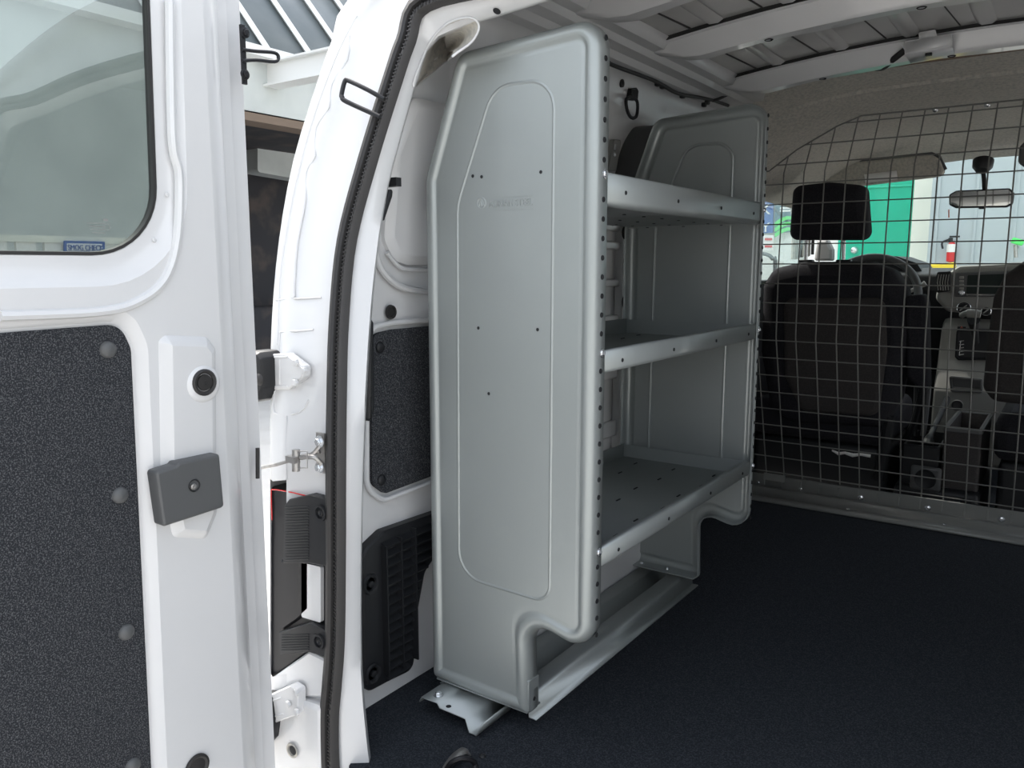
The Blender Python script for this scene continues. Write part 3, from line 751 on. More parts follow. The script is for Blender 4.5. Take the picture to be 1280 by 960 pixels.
# bottom flanges of the end panels and foot bracket
bm = new(); bx2(bm, (-.915,YQ-.045,.040), (-.712,YQ-.002,.043)); obj('bottom_flange', bm, 'grey', SH)
bm = new(); bx2(bm, (-.915,YP+.004,.040), (-.712,YP+.045,.043)); obj('bottom_flange', bm, 'grey', SH)
for x in (-.86,-.79): roundbolt('bolt', (x,YQ-.024,.043), (0,0,1), .005, SH)
bm = new(); z0 = .002
prof = [(-.908,.012),(-.900,.004),(-.893,.020),(-.880,.038),(-.835,.038),(-.822,.036),(-.80,.034),(-.790,.004),(-.775,.004),(-.765,.012)]
prof = [(-.908,.024),(-.902,.034),(-.866,.035),(-.861,.027),(-.803,.027),(-.795,.004),(-.780,.004),(-.764,.032)]
loft(bm, [[(x,y,z) for x,z in prof] for y in (1.00,1.10)])
fb = obj('foot_bracket', bm, 'grey', SH, solid=.0025)
hexbolt('bolt', (-.880,1.02,.0355), (0,0,1), .006, fb)
bm = new(); ringdisc(bm, (-.850,1.012,.0285), (0,0,1), [(.005,0),(.0048,.0003)], 12); obj('bolt_hole', bm, 'hole', fb)
bm = new(); P = [(-.726,.04),(-.706,.04),(-.703,.066),(-.712,.085),(-.724,.085)]
bx2(bm, (-.7125,YP+.004,.045), (-.7085,YP+.035,.10)); obj('corner_tab', bm, 'grey', SH, bevel=.001)
bm = new(); ringdisc(bm, (-.7080,YP+.020,.062), (1,0,0), [(.004,0),(.0038,.0004)], 12); obj('bolt_hole', bm, 'hole', SH)
# upper wall bracket by the far panel
ub = bm = new(); a = PX(762,212,-.955); 
P = [PX(u,v,-.955) for u,v in ((759,214),(768,174),(777,175),(770,214))]
pan(bm, ccw([(p.y,p.z) for p in P]), [.006]*4, [(0,-.012),(0,0),(.002,.001)], lambda x,y,h: Vector((-.955+h,x,y)))
ubo = obj('wall_bracket', bm, 'rail', SH)
bm = new(); tube(bm, [PX(769,181,-.953),PX(768,188,-.953)], .004, 8); obj('slot', bm, 'zinc', ubo)
roundbolt('bolt', PX(768,193,-.953), (1,0,0), .0045, ubo)
# dark curved cover behind the far panel
bm = new(); rows = []
for i,(y,dz) in enumerate(((1.80,0),(2.02,.0))):
    L = []
    for k in range(15):
        t = k/14; ang = t*PI*.5
        L.append((-.985+.0+.085*math.sin(ang)**.8*(1 if i==0 else 1), y+ (1-math.cos(ang))*.10, 1.0+.17*math.sin(ang)))
    rows.append(L)
bm.free(); bm = new()
prf = [(1.84,.90),(1.85,1.02),(1.868,1.09),(1.90,1.135),(1.94,1.155),(2.06,1.165)]
prf = smoothpath([Vector((0,a,b)) for a,b in prf],4)
loft(bm, [[Vector((-.99+ (.0),p.y,p.z)) for p in prf],[Vector((-.925,p.y+.01,p.z)) for p in prf],[Vector((-.90,p.y+.03,p.z-.012)) for p in prf]])
wc = obj('window_surround', bm, 'gplastic', wl, solid=.003, angle=60)

# ================================================================== SMALL CARGO THINGS
# tie ring
tr = thing('tie_down_ring', 'black tie-down ring hanging on the upper left wall', 'tie-down ring', PX(790,146,-.945))
XR = -.956
bm = new(); P = [PX(u,v,XR) for u,v in ((784,125),(784,111),(792,110),(794,114),(793,126))]
pan(bm, ccw([(p.y,p.z) for p in P]), [.004]*5, [(0,-.015),(0,.008),(.003,.011)], lambda x,y,h: Vector((XR+h,x,y))); obj('ring_bracket', bm, 'plastic', tr)
bm = new(); tube(bm, smoothpath([PX(u,v,XR+.014) for u,v in ((783,124),(784,138),(789,147),(795,146),(797,136),(796,126),(790,122))],4,True), .0042, 8, closed=True); obj('ring', bm, 'plastic', tr)
roundbolt('bolt', PX(789,115,XR+.011), (1,0,0), .004, tr, 'plastic')
bm = new(); ringdisc(bm, PX(777,104,-.953), (1,0,0), [(.010,-.012),(.010,.003),(.006,.005),(.001,.006)]); tag(obj('hole_plug', bm, 'rubber'), 'round black rubber plug beside the tie-down ring', 'plug')
# harness
hc = thing('wire_harness', 'black taped wiring harness along the roof side rail', 'cable', PX(830,110,-.907))
pts = [PX(758,78,-.907),PX(775,85,-.907),PX(800,94,-.907),PX(820,102,-.907),PX(843,115,-.907),PX(856,119,-.907),(PX(875,122,-.907)),PX(893,126,-.907),PX(910,132,-.905)]
bm = new(); tube(bm, smoothpath(pts,5), .0048, 8); obj('cable', bm, 'rubber', hc)
bm = new(); tube(bm, smoothpath([PX(890,126,-.907),PX(900,123,-.89),PX(912,117,-.87)],5), .0040, 8); obj('branch_cable', bm, 'rubber', hc)
for u,v in ((759,79),(822,105),(828,108),(853,120),(884,128),(880,131)):
    bm = new(); p = PX(u,v,-.912); box(bm, p, (.012,.016,.012)); obj('cable_clip', bm, 'plastic', hc, bevel=.003)
# floor strap hook near the sill
hk = thing('tie_down_hook', 'black and chrome tie-down ring with grey webbing on the carpet by the sill', 'hook', PZ(580,958,.0))
bm = new(); tube(bm, smoothpath([PZ(558,962,.004),PZ(565,953,.022),PZ(577,948,.028),PZ(589,950,.022),PZ(594,956,.012),PZ(594,966,.004)],5), .0045, 10); obj('ring', bm, 'lampshell', hk)
bm = new(); L = smoothpath([PZ(555,964,.006),PZ(563,952,.012),PZ(571,944,.016),PZ(579,939,.014),PZ(586,941,.004)],5)
loft(bm, [[p+Vector((.008,-.004,0)) for p in L],[p+Vector((-.008,.006,.0)) for p in L]]); obj('webbing', bm, 'steel', hk, solid=.0018)
bm = new(); dome(bm, PZ(603,945,.001), (0,0,1), .006, .003); tag(obj('floor_plug', bm, 'plastic'), 'tiny black plug in the carpet right of the tie-down hook', 'plug')

# roof bracket with black lead
rbk = thing('roof_bracket', 'white steel bracket hanging from the foremost roof rib', 'bracket', PY(1160,70,2.20))
yb = 2.20
bm = new()
P = [PY(u,v,yb) for u,v in ((1131,68),(1131,52),(1150,49),(1148,41),(1169,37),(1171,45),(1190,42),(1190,57))]
pan(bm, ccw([(p.x,p.z) for p in P]), [.003]*8, [(0,.003),(0,0),(.0015,-.001)], lambda x,y,h: Vector((x,yb+h,y)))
obj('face_plate', bm, 'white', rbk, solid=.001)
bm = new(); P = [PY(1131,68,yb),PY(1190,57,yb),PY(1190,57,yb)+Vector((0,.05,-.006)),PY(1134,70,yb)+Vector((0,.05,-.006))]
vs = [bm.verts.new(p) for p in P]; bm.faces.new(vs); obj('return_flange', bm, 'white', rbk, solid=.003)
bm = new(); P = [PY(1127,56,yb),PY(1131,52,yb),PY(1132,68,yb),PY(1138,72,yb+.02)]
vs = [bm.verts.new(p) for p in P]; bm.faces.new(vs); obj('side_flange', bm, 'white', rbk, solid=.003)
bm = new(); box(bm, PY(1161,67,yb+.012)+Vector((0,0,-.002)), (.014,.012,.006)); obj('clip', bm, 'plastic', rbk, bevel=.001)
bm = new(); tube(bm, smoothpath([PY(1132,62,2.23),PY(1122,70,2.24),PY(1112,78,2.27),PY(1104,84,2.30),PY(1096,85,2.34)],4), .008, 8)
tag(obj('lamp_lead', bm, 'rubber'), 'short thick black cable running left from the roof bracket', 'cable')

# ================================================================== PARTITION
PA = thing('partition', 'black wire mesh safety partition behind the seats', 'partition', (-.25,2.8,0))
def py_(z):
    if z < .57: return 2.80+(2.63-2.80)*(z-.07)/.50
    if z < 1.09: return 2.63-.01*math.sin((z-.57)/.52*PI)
    return 2.63+(2.74-2.63)*(z-1.09)/.16
pitch = .0625
def ztop(x):   # outline of the mesh top
    pts = [(-.93,1.09),(-.845,1.10),(-.775,1.165),(-.665,1.235),(-.60,1.262),(.1,1.262),(.165,1.235),(.275,1.165),(.345,1.10),(.43,1.09)]
    for (a,b),(c,d) in zip(pts,pts[1:]):
        if a <= x <= c: return b+(d-b)*(x-a)/(c-a)
    return 1.08
bm = new(); R0 = .0021
x = -.922
while x < .42:
    zt = ztop(x); zs_ = sorted(set([.035,.3,.57,.80,1.09]+[zt])); zs_ = [z for z in zs_ if z <= zt+1e-6]
    if zs_[-1]-zs_[-2] < .004: zs_.pop(-2)
    tube(bm, [(x,py_(z),z) for z in zs_], R0, 6); x += pitch
z = .075; k = 0
while z < 1.262:
    xl = -.93
    if z > 1.09:
        for i in range(200):
            xx = -.93+i*.003
            if ztop(xx) >= z-.001: xl = xx; break
    tube(bm, [(xl,py_(z)-.004,z),(-.5-xl,py_(z)-.004,z)], R0, 6)
    z += .0603 if z < .56 else .0625
tube(bm, [(xx,py_(ztop(xx))-.004,ztop(xx)) for xx in [-.93,-.845,-.775,-.665,-.60,-.25,.1,.165,.275,.345,.43]], R0*1.25, 6)
tag(obj('wire_mesh', bm, 'wire', PA), 'welded square wire grid')
bm = new(); loft(bm, [[(xx,y,zz) for y,zz in ((2.655,.002),(2.66,.012),(2.69,.013),(2.70,.004),(2.735,.006),(2.742,.024),(2.768,.025),(2.774,.013),(2.786,.016),(2.79,.060),(2.797,.062))] for xx in (-.99,.49)])
br = obj('bottom_rail', bm, 'rail', PA, solid=.003)
for u,v in ((948,603),(1001,611),(1076,622),(1160,635),(1252,649)):
    roundbolt('bolt', PY(u,v,2.792), (0,-1,0), .011 if u>1050 else .008, br)
for x in (-.90,-.56,-.28,.06): roundbolt('bolt', (x,2.715,.005), (0,-.2,1), .007, br)
bm = new()
for i in range(22):
    x = -.922+i*pitch
    box(bm, (x,2.787,.042), (.004,.004,.03))
obj('wire_end', bm, 'rail', br, smooth=False)
bm = new(); P = PY(966,600,2.79); box(bm, PY(968,597,2.785), (.075,.003,.025)); obj('side_plate', bm, 'rail', PA)
bm = new(); 
for u,v in ((1169,137),(1234,131)): dome(bm, PY(u,v,2.75), (0,-1,-.3), .008, .005)
obj('fixing_screw', bm, 'zinc', PA)

# ================================================================== CAB
# headliner
tg = thing('trim_1', 'beige-grey moulded headliner over the cab', 'headliner', (-.25,3.0,1.3), kind='structure')
bm = new(); rows = []
def hz_(x,y):
    a = abs(x+.25)/.70
    zc = 1.338-.03*(1 if y<2.50 else 1) 
    t = (y-2.46)
    zc = 1.345-.010*min(1,t/.05) - .045*min(1,max(0,t-.05)/.25) - .015*min(1,max(0,t-.3)/.8) - .10*max(0,(y-3.45))/.4
    return zc - (.045+.16*min(1,max(0,t)/.35))*min(a,1.08)**(4 if t<.2 else 3.2)
for y in (2.46,2.465,2.50,2.56,2.60,2.603,2.612,2.66,2.74,2.85,3.0,3.2,3.4,3.55,3.68):
    rows.append([(x,y,hz_(x,y)-(.008 if y in(2.603,) else 0)) for x in [-.99,-.95,-.90,-.85,-.80,-.74,-.66,-.55,-.4,-.25,-.1,.05,.16,.24,.3,.35,.4,.45,.49]])
loft(bm, rows); obj('headliner', bm, 'liner', tg, solid=.008, angle=50)
bm = new(); tube(bm, [(x,2.46,hz_(x,2.46)-.004) for x in [-.99,-.95,-.90,-.85,-.80,-.74,-.66,-.55,-.4,-.25,-.1,.05,.2,.4]], .007, 8); tag(obj('cut_edge', bm, 'brown', tg), 'brown fibre edge')
# cab roof skin, windshield frame, side door
bm = new()
loft(bm, [[(x,y,z) for x in (-1.05,-.25,.55)] for y,z in ((2.40,1.38),(3.6,1.36),(3.78,1.28))])
tag(obj('ceiling', bm, 'white', solid=.01), 'white outer roof over the cab', 'roof', kind='structure')
# B pillar / door
def prism_x(x0,x1,P,m,name,parent=None,bev=.004):
    bm = new(); pan(bm, ccw(P), [.01]*len(P), [(0,0),(0,x1-x0)], lambda a,b,h: Vector((x0+h,a,b)), cap0=True); return obj(name,bm,m,parent,bevel=bev)
cabw = thing('wall_cab_left', 'dark trimmed driver side of the cab below the door window', 'wall', (-1.05,3.4,-.1), kind='structure')
prism_x(-1.10,-1.04, [(2.7,-.1),(4.4,-.1),(4.4,.72),(3.9,.74),(3.05,.74),(3.0,.72),(2.7,.72)], 'plastic', 'door_trim', cabw)
bm = new(); bp = [PY(957,150,3.0),PY(953,225,3.0),PY(948,300,3.0),PY(944,350,3.0)]
loft(bm, [[(-1.06,2.72,z) for z in (.7,.9,1.1,1.3)],[(-1.04,2.98,.7),(-1.03,3.0,.9),(-1.0,3.02,1.1),(-.93,3.04,1.27)],[(-1.10,3.0,.7),(-1.09,3.02,.9),(-1.06,3.04,1.1),(-.99,3.06,1.30)]])
obj('centre_pillar', bm, 'liner', cabw, solid=.006)
# door frame with window channel : arch
AP = smoothpath([PY(957,222,3.02),PY(965,214,3.3),PY(974,222,3.45),PY(984,238,3.6),PY(991,258,3.72),PY(994,280,3.8),PY(993,325,3.85)],6)
for i,(dx,mm,rr) in enumerate(((0,'liner',.016),(.030,'rubber',.009),(.052,'liner',.018),(.08,'rubber',.007))):
    bm = new(); tube(bm, [p+Vector((dx,.0,.006+dx*.25)) for p in AP[8:]], rr, 10); obj('window_channel' if mm=='rubber' else 'front_pillar', bm, mm, cabw)
# windshield
WS = [(-.98,4.32,.72),(.48,4.32,.72),(.42,3.70,1.22),(-.90,3.70,1.22)]
bm = new(); vs = [bm.verts.new(p) for p in WS]; bm.faces.new(vs)
tag(obj('window_1', bm, 'clear', solid=.005, smooth=False), 'clear windshield ahead of the dashboard', 'windshield', kind='structure')
bm = new(); P = [(3.06,.74),(3.85,.74),(3.75,.95),(3.5,1.12),(3.1,1.14)]
vs = [bm.verts.new((-1.03,a,b)) for a,b in P]; bm.faces.new(vs)
tag(obj('window_2', bm, 'clear', solid=.004, smooth=False), 'driver door window glass', 'window', kind='structure')
# exterior mirror seen behind head rest
em = bm = new(); P = [PY(u,v,3.95) for u,v in ((1018,326),(1022,300),(1034,300),(1040,312),(1040,326))]
pan(bm, ccw([(p.x,p.z) for p in P]), [.01]*5, [(0,.05),(0,0),(.01,-.01)], lambda x,y,h: Vector((x,3.95+h,y)))
tag(obj('corner_trim', bm, 'lplastic'), 'grey corner trim at the foot of the front pillar behind the driver head restraint', 'trim')

def cushion(name, P, rads, y0, y1, m, parent, rnd=.03, tilt=0, sub=0):
    bm = new(); zr = min(p[1] for p in P); r = rnd
    rings = [(r,y0),(r*.5,y0+ (r*.12)),(r*.15,y0+r*.45),(0,y0+r),(0,y1-r),(r*.15,y1-r*.45),(r*.5,y1-r*.12),(r,y1)]
    pan(bm, ccw(P), rads, rings, lambda x,y,h: Vector((x,h+tilt*(y-zr),y)), cap0=True, n=7)
    return obj(name, bm, m, parent, angle=60)
def Pxz(L, y): return [(PY(u,v,y).x,PY(u,v,y).z) for u,v in L]
# driver seat
ds = thing('seat', 'black fabric driver seat seen from behind through the mesh', 'seat', (-.72,3.1,-.1))
cushion('seat_back', Pxz(((950,356),(962,336),(1000,327),(1085,327),(1115,338),(1131,362),(1136,420),(1124,500),(1105,535),(990,530),(962,510),(949,440)),2.98), [.05]*12, 2.95, 3.12, 'fabric', ds, .05, .06)
cushion('back_pad', Pxz(((975,372),(1105,372),(1108,440),(1098,522),(1000,515),(978,470)),2.94), [.04]*6, 2.940, 2.99, 'fabric2', ds, .02, .06)
hr = cushion('head_restraint', Pxz(((988,300),(993,233),(1038,228),(1083,232),(1088,300)),3.06), [.03,.03,.15,.03,.03], 3.02, 3.13, 'fabric', ds, .03)
for u in (1008,1055):
    bm = new(); a = PY(u,298,3.08); b = PY(u-1,330,3.08); cyl(bm, a, b, .0065); obj('head_restraint_post', bm, 'zinc', ds)
    bm = new(); box(bm, PY(u,327,3.08), (.05,.04,.014)); obj('post_guide', bm, 'plastic', ds, bevel=.005)
cushion('armrest', Pxz(((1131,370),(1155,368),(1158,380),(1160,500),(1134,470)),3.0), [.015]*5, 2.99, 3.10, 'fabric', ds, .015)
bm = new(); bx2(bm, (-1.0,3.0,.16), (-.50,3.5,.30)); obj('seat_cushion', bm, 'fabric', ds, bevel=.04)
bm = new(); bx2(bm, (-.98,3.02,-.1), (-.50,3.45,.16)); obj('seat_base', bm, 'plastic', ds, bevel=.02)
bm = new(); tube(bm, [PY(1112,520,3.0),PY(1098,600,3.0)], .02, 8); tube(bm, [PY(1155,480,3.1),PY(1142,530,3.15),PY(1126,560,3.2)], .012, 8); obj('belt_stalk', bm, 'plastic', ds)
# passenger seat
ps = thing('seat', 'dark fabric passenger seat cut off by the right edge', 'seat', (.12,3.1,-.1))
pl = [(1227,430),(1231,370),(1243,345),(1262,327),(1290,318),(1480,318),(1500,345),(1500,510),(1240,505),(1228,490)]
P = [(PY(u,v,3.0).x,PY(u,v,3.0).z) for u,v in pl]; x_l = P[0][0]
P = [(-.232,.54),(-.225,.70),(-.20,.77),(-.15,.815),(-.07,.84),(.20,.84),(.30,.78),(.32,.6),(.32,.34),(-.20,.36),(-.232,.40)]
cushion('seat_back', P, [.04]*11, 2.98, 3.15, 'fabric2', ps, .05, .04)
cushion('back_pad', [(-.13,.42),(-.12,.68),(-.08,.75),(0,.78),(.2,.78),(.24,.7),(.24,.42)], [.04]*7, 2.955, 3.02, 'fabric', ps, .02, .04)
bm = new(); bx2(bm, (-.19,3.02,.16), (.30,3.5,.32)); obj('seat_cushion', bm, 'fabric', ps, bevel=.04)
bm = new(); bx2(bm, (-.17,3.04,-.1), (.28,3.45,.16)); obj('seat_base', bm, 'plastic', ps, bevel=.02)
for x in (0,.12):
    bm = new(); cyl(bm, (x,3.08,.80), (x,3.08,.92), .0065); obj('head_restraint_post', bm, 'zinc', ps)
cushion('head_restraint', [(-.06,.90),(-.06,1.05),(.18,1.05),(.18,.90)], [.02]*4, 3.03, 3.13, 'fabric', ps, .03)
# booklet under the seat
bm = new(); P = [PZ(1028,562,.02),PZ(1050,570,.02),PZ(1088,574,.02),PZ(1088,566,.02),PZ(1052,562,.02)]
c = PY(1062,568,2.93); 
tube(bm, [PY(u,v,2.90) for u,v in ((1040,563),(1048,567),(1056,566),(1066,569),(1076,568),(1088,570))], [.003,.006,.005,.007,.005,.006], 6)
tag(obj('paper_strip', bm, 'paper', smooth=False), 'crumpled white paper strip under the driver seat back', 'paper')
# sun visors
sv = thing('sun_visor', 'grey folded driver sun visor above the head restraint', 'sun visor', PY(1095,215,3.45))
P = Pxz(((1018,238),(1017,213),(1026,207),(1165,193),(1176,200),(1183,219),(1165,222),(1080,232),(1040,233)),3.42)
c_ = cushion('visor_pad', P, [.02]*9, 3.41, 3.44, 'liner', sv, .008)
bm = new(); tube(bm, [PY(u,v,3.42) for u,v in ((1020,225),(1019,213),(1028,206),(1165,192),(1174,196),(1182,212))], .006, 8); obj('visor_edge', bm, 'gplastic', sv)
bm = new(); Q = [PY(u,v,3.405) for u,v in ((1080,218),(1121,213),(1122,224),(1082,229))]; vs = [bm.verts.new(p) for p in Q]; bm.faces.new(vs); obj('warning_label', bm, 'paper', sv, solid=.001)
sv2 = thing('sun_visor', 'passenger sun visor at the right edge of the picture', 'sun visor', PY(1300,205,3.45))
cushion('visor_pad', [(-.215,1.215),(-.19,1.245),(.2,1.245),(.22,1.14),(-.19,1.14),(-.215,1.16)], [.02]*6, 3.41, 3.44, 'gplastic', sv2, .008)
# mirror
mr = thing('rear_view_mirror', 'black rear-view mirror hanging at the top of the windshield', 'mirror', PY(1226,262,3.5))
P = Pxz(((1186,256),(1186,243),(1195,238),(1262,235),(1268,241),(1266,255),(1258,259),(1194,260)),3.5)
cushion('mirror_housing', P, [.012]*8, 3.50, 3.53, 'plastic', mr, .008)
bm = new(); P3 = offpoly([Vector(p) for p in ccw(P)], .005); pan(bm, [tuple(p) for p in P3], [.01]*8, [(0,.001),(.001,0)], lambda x,y,h: Vector((x,3.4985+h,y))); obj('mirror_glass', bm, 'mirror', mr)
bm = new(); tube(bm, [PY(1231,243,3.52),PY(1230,225,3.53),PY(1229,213,3.53)], .008, 10); obj('mirror_stem', bm, 'plastic', mr)
bm = new(); ringdisc(bm, PY(1228,210,3.53), (0,-.5,-1), [(.036,-.03),(.034,-.005),(.022,.012),(.008,.016)]); obj('mirror_mount', bm, 'plastic', mr)
bm = new(); box(bm, PY(1228,258,3.515)+Vector((0,0,-.004)), (.022,.01,.012)); obj('dimmer_tab', bm, 'plastic', mr, bevel=.002)
bm = new(); tube(bm, [PY(1186,262,3.49),PY(1186,272,3.49)], .0022, 6); tag(obj('hanging_tag', bm, 'orange'), 'small orange tag hanging below the left end of the mirror', 'tag')
# dashboard
dash = thing('dashboard', 'grey plastic dashboard with radio and centre stack', 'dashboard', (-.3,3.8,.1))
bm = new(); bx2(bm, (-1.05,4.36,-.14), (.55,4.40,.74)); tag(obj('wall_front', bm, 'plastic', smooth=False), 'dark bulkhead below the windshield', 'wall', kind='structure')
bm = new(); P = [(3.80,.35),(3.74,.60),(3.72,.70),(3.74,.765),(3.82,.79),(4.05,.79),(4.35,.74),(4.35,.35)]
pan(bm, ccw(P), [.03]*8, [(0,0),(0,1.46)], lambda a,b,h: Vector((-.98+h,a,b)), cap0=True); obj('dash_body', bm, 'plastic', dash)
bm = new(); P = [(-.47,.745),(-.40,.80),(-.16,.815),(-.05,.79),(-.05,.60),(-.43,.615),(-.475,.665)]
pan(bm, ccw(P), [.03]*7, [(0,.1),(0,.015),(.006,.003),(.015,0)], lambda x,y,h: Vector((x,3.66+h,y))); obj('centre_bezel', bm, 'lplastic', dash)
# instrument hood
bm = new(); P = [(-.86,.77),(-.83,.835),(-.76,.86),(-.65,.86),(-.57,.83),(-.53,.77)]
pan(bm, ccw(P), [.03]*6, [(0,.35),(0,0),(.01,-.005)], lambda x,y,h: Vector((x,3.78+h,y-.02)), cap=True); obj('instrument_hood', bm, 'plastic', dash)
yd = 3.655
av = bm = new(); pan(bm, ccw(Pxz(((1170,346),(1172,340),(1189,339),(1188,364),(1171,366)),yd)), [.005]*5, [(0,.004),(0,-.004),(.004,-.006),(.008,.002)], lambda x,y,h: Vector((x,yd+h,y)))
avo = obj('air_vent', bm, 'plastic', dash)
bm = new()
for i in range(5):
    a = PY(1173.5+i*3.2,343,yd-.004); b = PY(1172.5+i*3.2,363,yd-.004); tube(bm, [a,(a+b)/2+Vector((-.004,0,0)),b], .0022, 6)
obj('vent_blade', bm, 'lplastic', avo)
ra = bm = new(); pan(bm, ccw(Pxz(((1195,341),(1270,338),(1270,371),(1193,371)),yd)), [.006]*4, [(0,.004),(0,-.006),(.003,-.008)], lambda x,y,h: Vector((x,yd+h,y)))
rad = obj('radio', bm, 'gplastic', dash)
bm = new(); pan(bm, ccw(Pxz(((1210,344),(1266,342),(1265,367),(1208,367)),yd)), [.004]*4, [(0,.0),(0,-.009)], lambda x,y,h: Vector((x,yd+h-.001,y))); obj('radio_screen', bm, 'screen', rad)
bm = new(); tube(bm, [PY(1208,368.5,yd-.01),PY(1262,369,yd-.01)], .002, 6); obj('screen_trim', bm, 'zinc', rad)
bm = new()
for i in range(4): box(bm, PY(1202,347+i*4.6,yd-.010), (.016,.004,.010))
obj('radio_button', bm, 'lplastic', rad, bevel=.002)
bm = new(); ringdisc(bm, PY(1202,366,yd-.009), (0,-1,0), [(.011,0),(.011,.006),(.008,.008),(.006,.008),(.005,.004)]); obj('volume_knob', bm, 'zinc', rad)
for u,v,r in ((1205,385,.026),(1233,389,.018),(1262,386,.022)):
    bm = new(); c = PY(u,v,yd); ringdisc(bm, c, (0,-1,0), [(r,0),(r,.006),(r*.9,.008),(r*.75,.006),(r*.72,.012),(r*.4,.014)]); k_ = obj('climate_knob', bm, 'plastic', dash)
    bm = new(); tube(bm, [c+Vector((-r*.5,-.016,-r*.4)),c+Vector((r*.4,-.016,r*.45))], .003, 6); obj('knob_pointer', bm, 'lplastic', k_)
    bm = new(); tube(bm, [c+Vector((math.cos(t*PI/12)*r*.92,-.009,math.sin(t*PI/12)*r*.92)) for t in range(24)], .0018, 6, closed=True); obj('knob_ring', bm, 'zinc', k_)
# lower stack
bm = new(); P = [(3.76,.60),(3.70,.55),(3.66,.42),(3.60,.30),(3.60,.0),(3.95,.0),(3.95,.60)]
bm = new(); pan(bm, ccw(P), [.03]*7, [(.02,0),(.004,.008),(0,.02),(0,.36),(.004,.372),(.02,.38)], lambda a,b,h: Vector((-.45+h,a,b)), cap0=True); obj('centre_stack', bm, 'lplastic', dash)
bm = new(); P = Pxz(((1196,414),(1200,410),(1245,412),(1245,450),(1198,450),(1194,446)),3.66)
pan(bm, ccw(P), [.01]*6, [(0,.02),(0,-.012),(.006,-.014),(.01,-.004)], lambda x,y,h: Vector((x,3.66+h,y))); shf = obj('shifter_plate', bm, 'plastic', dash)
bm = new(); 
for i in range(5): tube(bm, [PY(1199,427+i*4.2,3.645),PY(1205,426+i*4.2,3.645)], .0022, 6)
box(bm, PY(1200,435,3.65), (.003,.002,.06)); obj('gear_mark', bm, 'zinc', shf)
bm = new(); box(bm, PY(1202,411,3.665), (.030,.01,.018)); obj('hazard_switch', bm, 'plastic', dash, bevel=.002)
bm = new(); c = PY(1202,410,3.659); tube(bm, [c+Vector(p) for p in ((-.006,0,-.004),(.006,0,-.004),(0,0,.006))], .0016, 6, closed=True); obj('hazard_triangle', bm, 'orange', dash)
bm = new(); pan(bm, ccw(Pxz(((1186,470),(1228,474),(1228,492),(1188,490)),3.58)), [.008]*4, [(0,.01),(0,-.004),(.006,-.006),(.008,.02)], lambda x,y,h: Vector((x,3.59+h,y))); obj('storage_slot', bm, 'gplastic', dash)
bm = new(); ringdisc(bm, PY(1197,506,3.55), (0,-1,0), [(.02,.02),(.02,.0),(.014,-.004),(.004,-.004)]); obj('power_socket', bm, 'gplastic', dash)
gl = thing('gear_lever', 'dark gear lever with a light grey side knob in front of the centre stack', 'gear lever', PY(1215,425,3.55))
bm = new(); tube(bm, [PY(1220,428,3.60),PY(1218,412,3.53),PY(1217,400,3.48)], [.012,.014,.022], 12); obj('lever_gaiter', bm, 'plastic', gl)
bm = new(); tube(bm, smoothpath([PY(1201,395,3.47),PY(1207,392,3.46),PY(1218,392,3.46),PY(1226,393,3.46)],4), [.008]+[.011]*4+[.016]*5+[.014]*3, 12); obj('lever_knob', bm, 'lplastic', gl)
# steering wheel
sw = thing('steering_wheel', 'dark grey steering wheel rim above the driver seat back', 'steering wheel', (-.70,3.55,.70))
cw = Vector((-.70,3.50,.672)); ax = Vector((0,-.88,.48)).normalized(); e1 = Vector((1,0,0)); e2 = ax.cross(e1).normalized()
if e2.z < 0: e2 = -e2
bm = new(); RW = .185; tube(bm, [cw+e1*math.cos(t*2*PI/48)*RW+e2*math.sin(t*2*PI/48)*RW for t in range(48)], .0155, 12, closed=True); obj('rim', bm, 'gplastic', sw)
for ang in (0,PI,-PI/2):
    bm = new(); d = e1*math.cos(ang)+e2*math.sin(ang); tube(bm, [cw-ax*.03+d*.05,cw-ax*.015+d*.12,cw+d*RW], [.035,.02,.016], 10); obj('spoke', bm, 'lplastic', sw)
bm = new(); dome(bm, cw-ax*.03, ax, .075, .03, 24); obj('hub', bm, 'plastic', sw)
bm = new(); cyl(bm, cw-ax*.03, cw-ax*.22, .03); obj('column', bm, 'plastic', sw)
bm = new(); tube(bm, [cw-ax*.06+Vector((.05,0,0)),PY(1150,358,3.6),PY(1157,354,3.6)], [.007,.008,.012], 8); obj('wiper_stalk', bm, 'lplastic', sw)
# centre console
cc = thing('centre_console', 'low dark console with open bin and handbrake between the seats', 'console', (-.33,3.15,-.1))
yc = 3.02
bm = new()
x0 = PY(1178,560,yc).x; x1 = PY(1225,570,yc).x; zt = .256
outp = [(x0,yc),(x1,yc),(x1,yc+.38),(x0,yc+.38)]
pan(bm, outp, [.012]*4, [(0,-.10),(0,zt-.006),(.004,zt),(.010,zt),(.014,zt-.004),(.014,zt-.08)], lambda x,y,h: Vector((x,y,h))); bn = obj('storage_bin', bm, 'fabric2', cc, angle=50)
bm = new(); pan(bm, outp, [.012]*4, [(-.002,zt-.010),(-.002,zt+.002),(.006,zt+.004),(.012,zt)], lambda x,y,h: Vector((x,y,h)), cap=False); obj('bin_rim', bm, 'gplastic', bn)
bm = new(); pan(bm, [(x0-.125,yc),(x0-.006,yc),(x0-.006,yc+.30),(x0-.125,yc+.30)], [.01]*4, [(0,-.10),(0,.180),(.004,.185),(.010,.185),(.012,.13)], lambda x,y,h: Vector((x,y,h))); obj('brake_well', bm, 'plastic', cc)
bm = new(); tube(bm, smoothpath([(x0-.055,yc+.08,.17),(x0-.055,yc+.14,.20),(x0-.045,yc+.28,.26),(x0-.04,yc+.38,.30)],4), [.018]*4+[.010]*5+[.013]*4, 10); obj('handbrake', bm, 'plastic', cc)
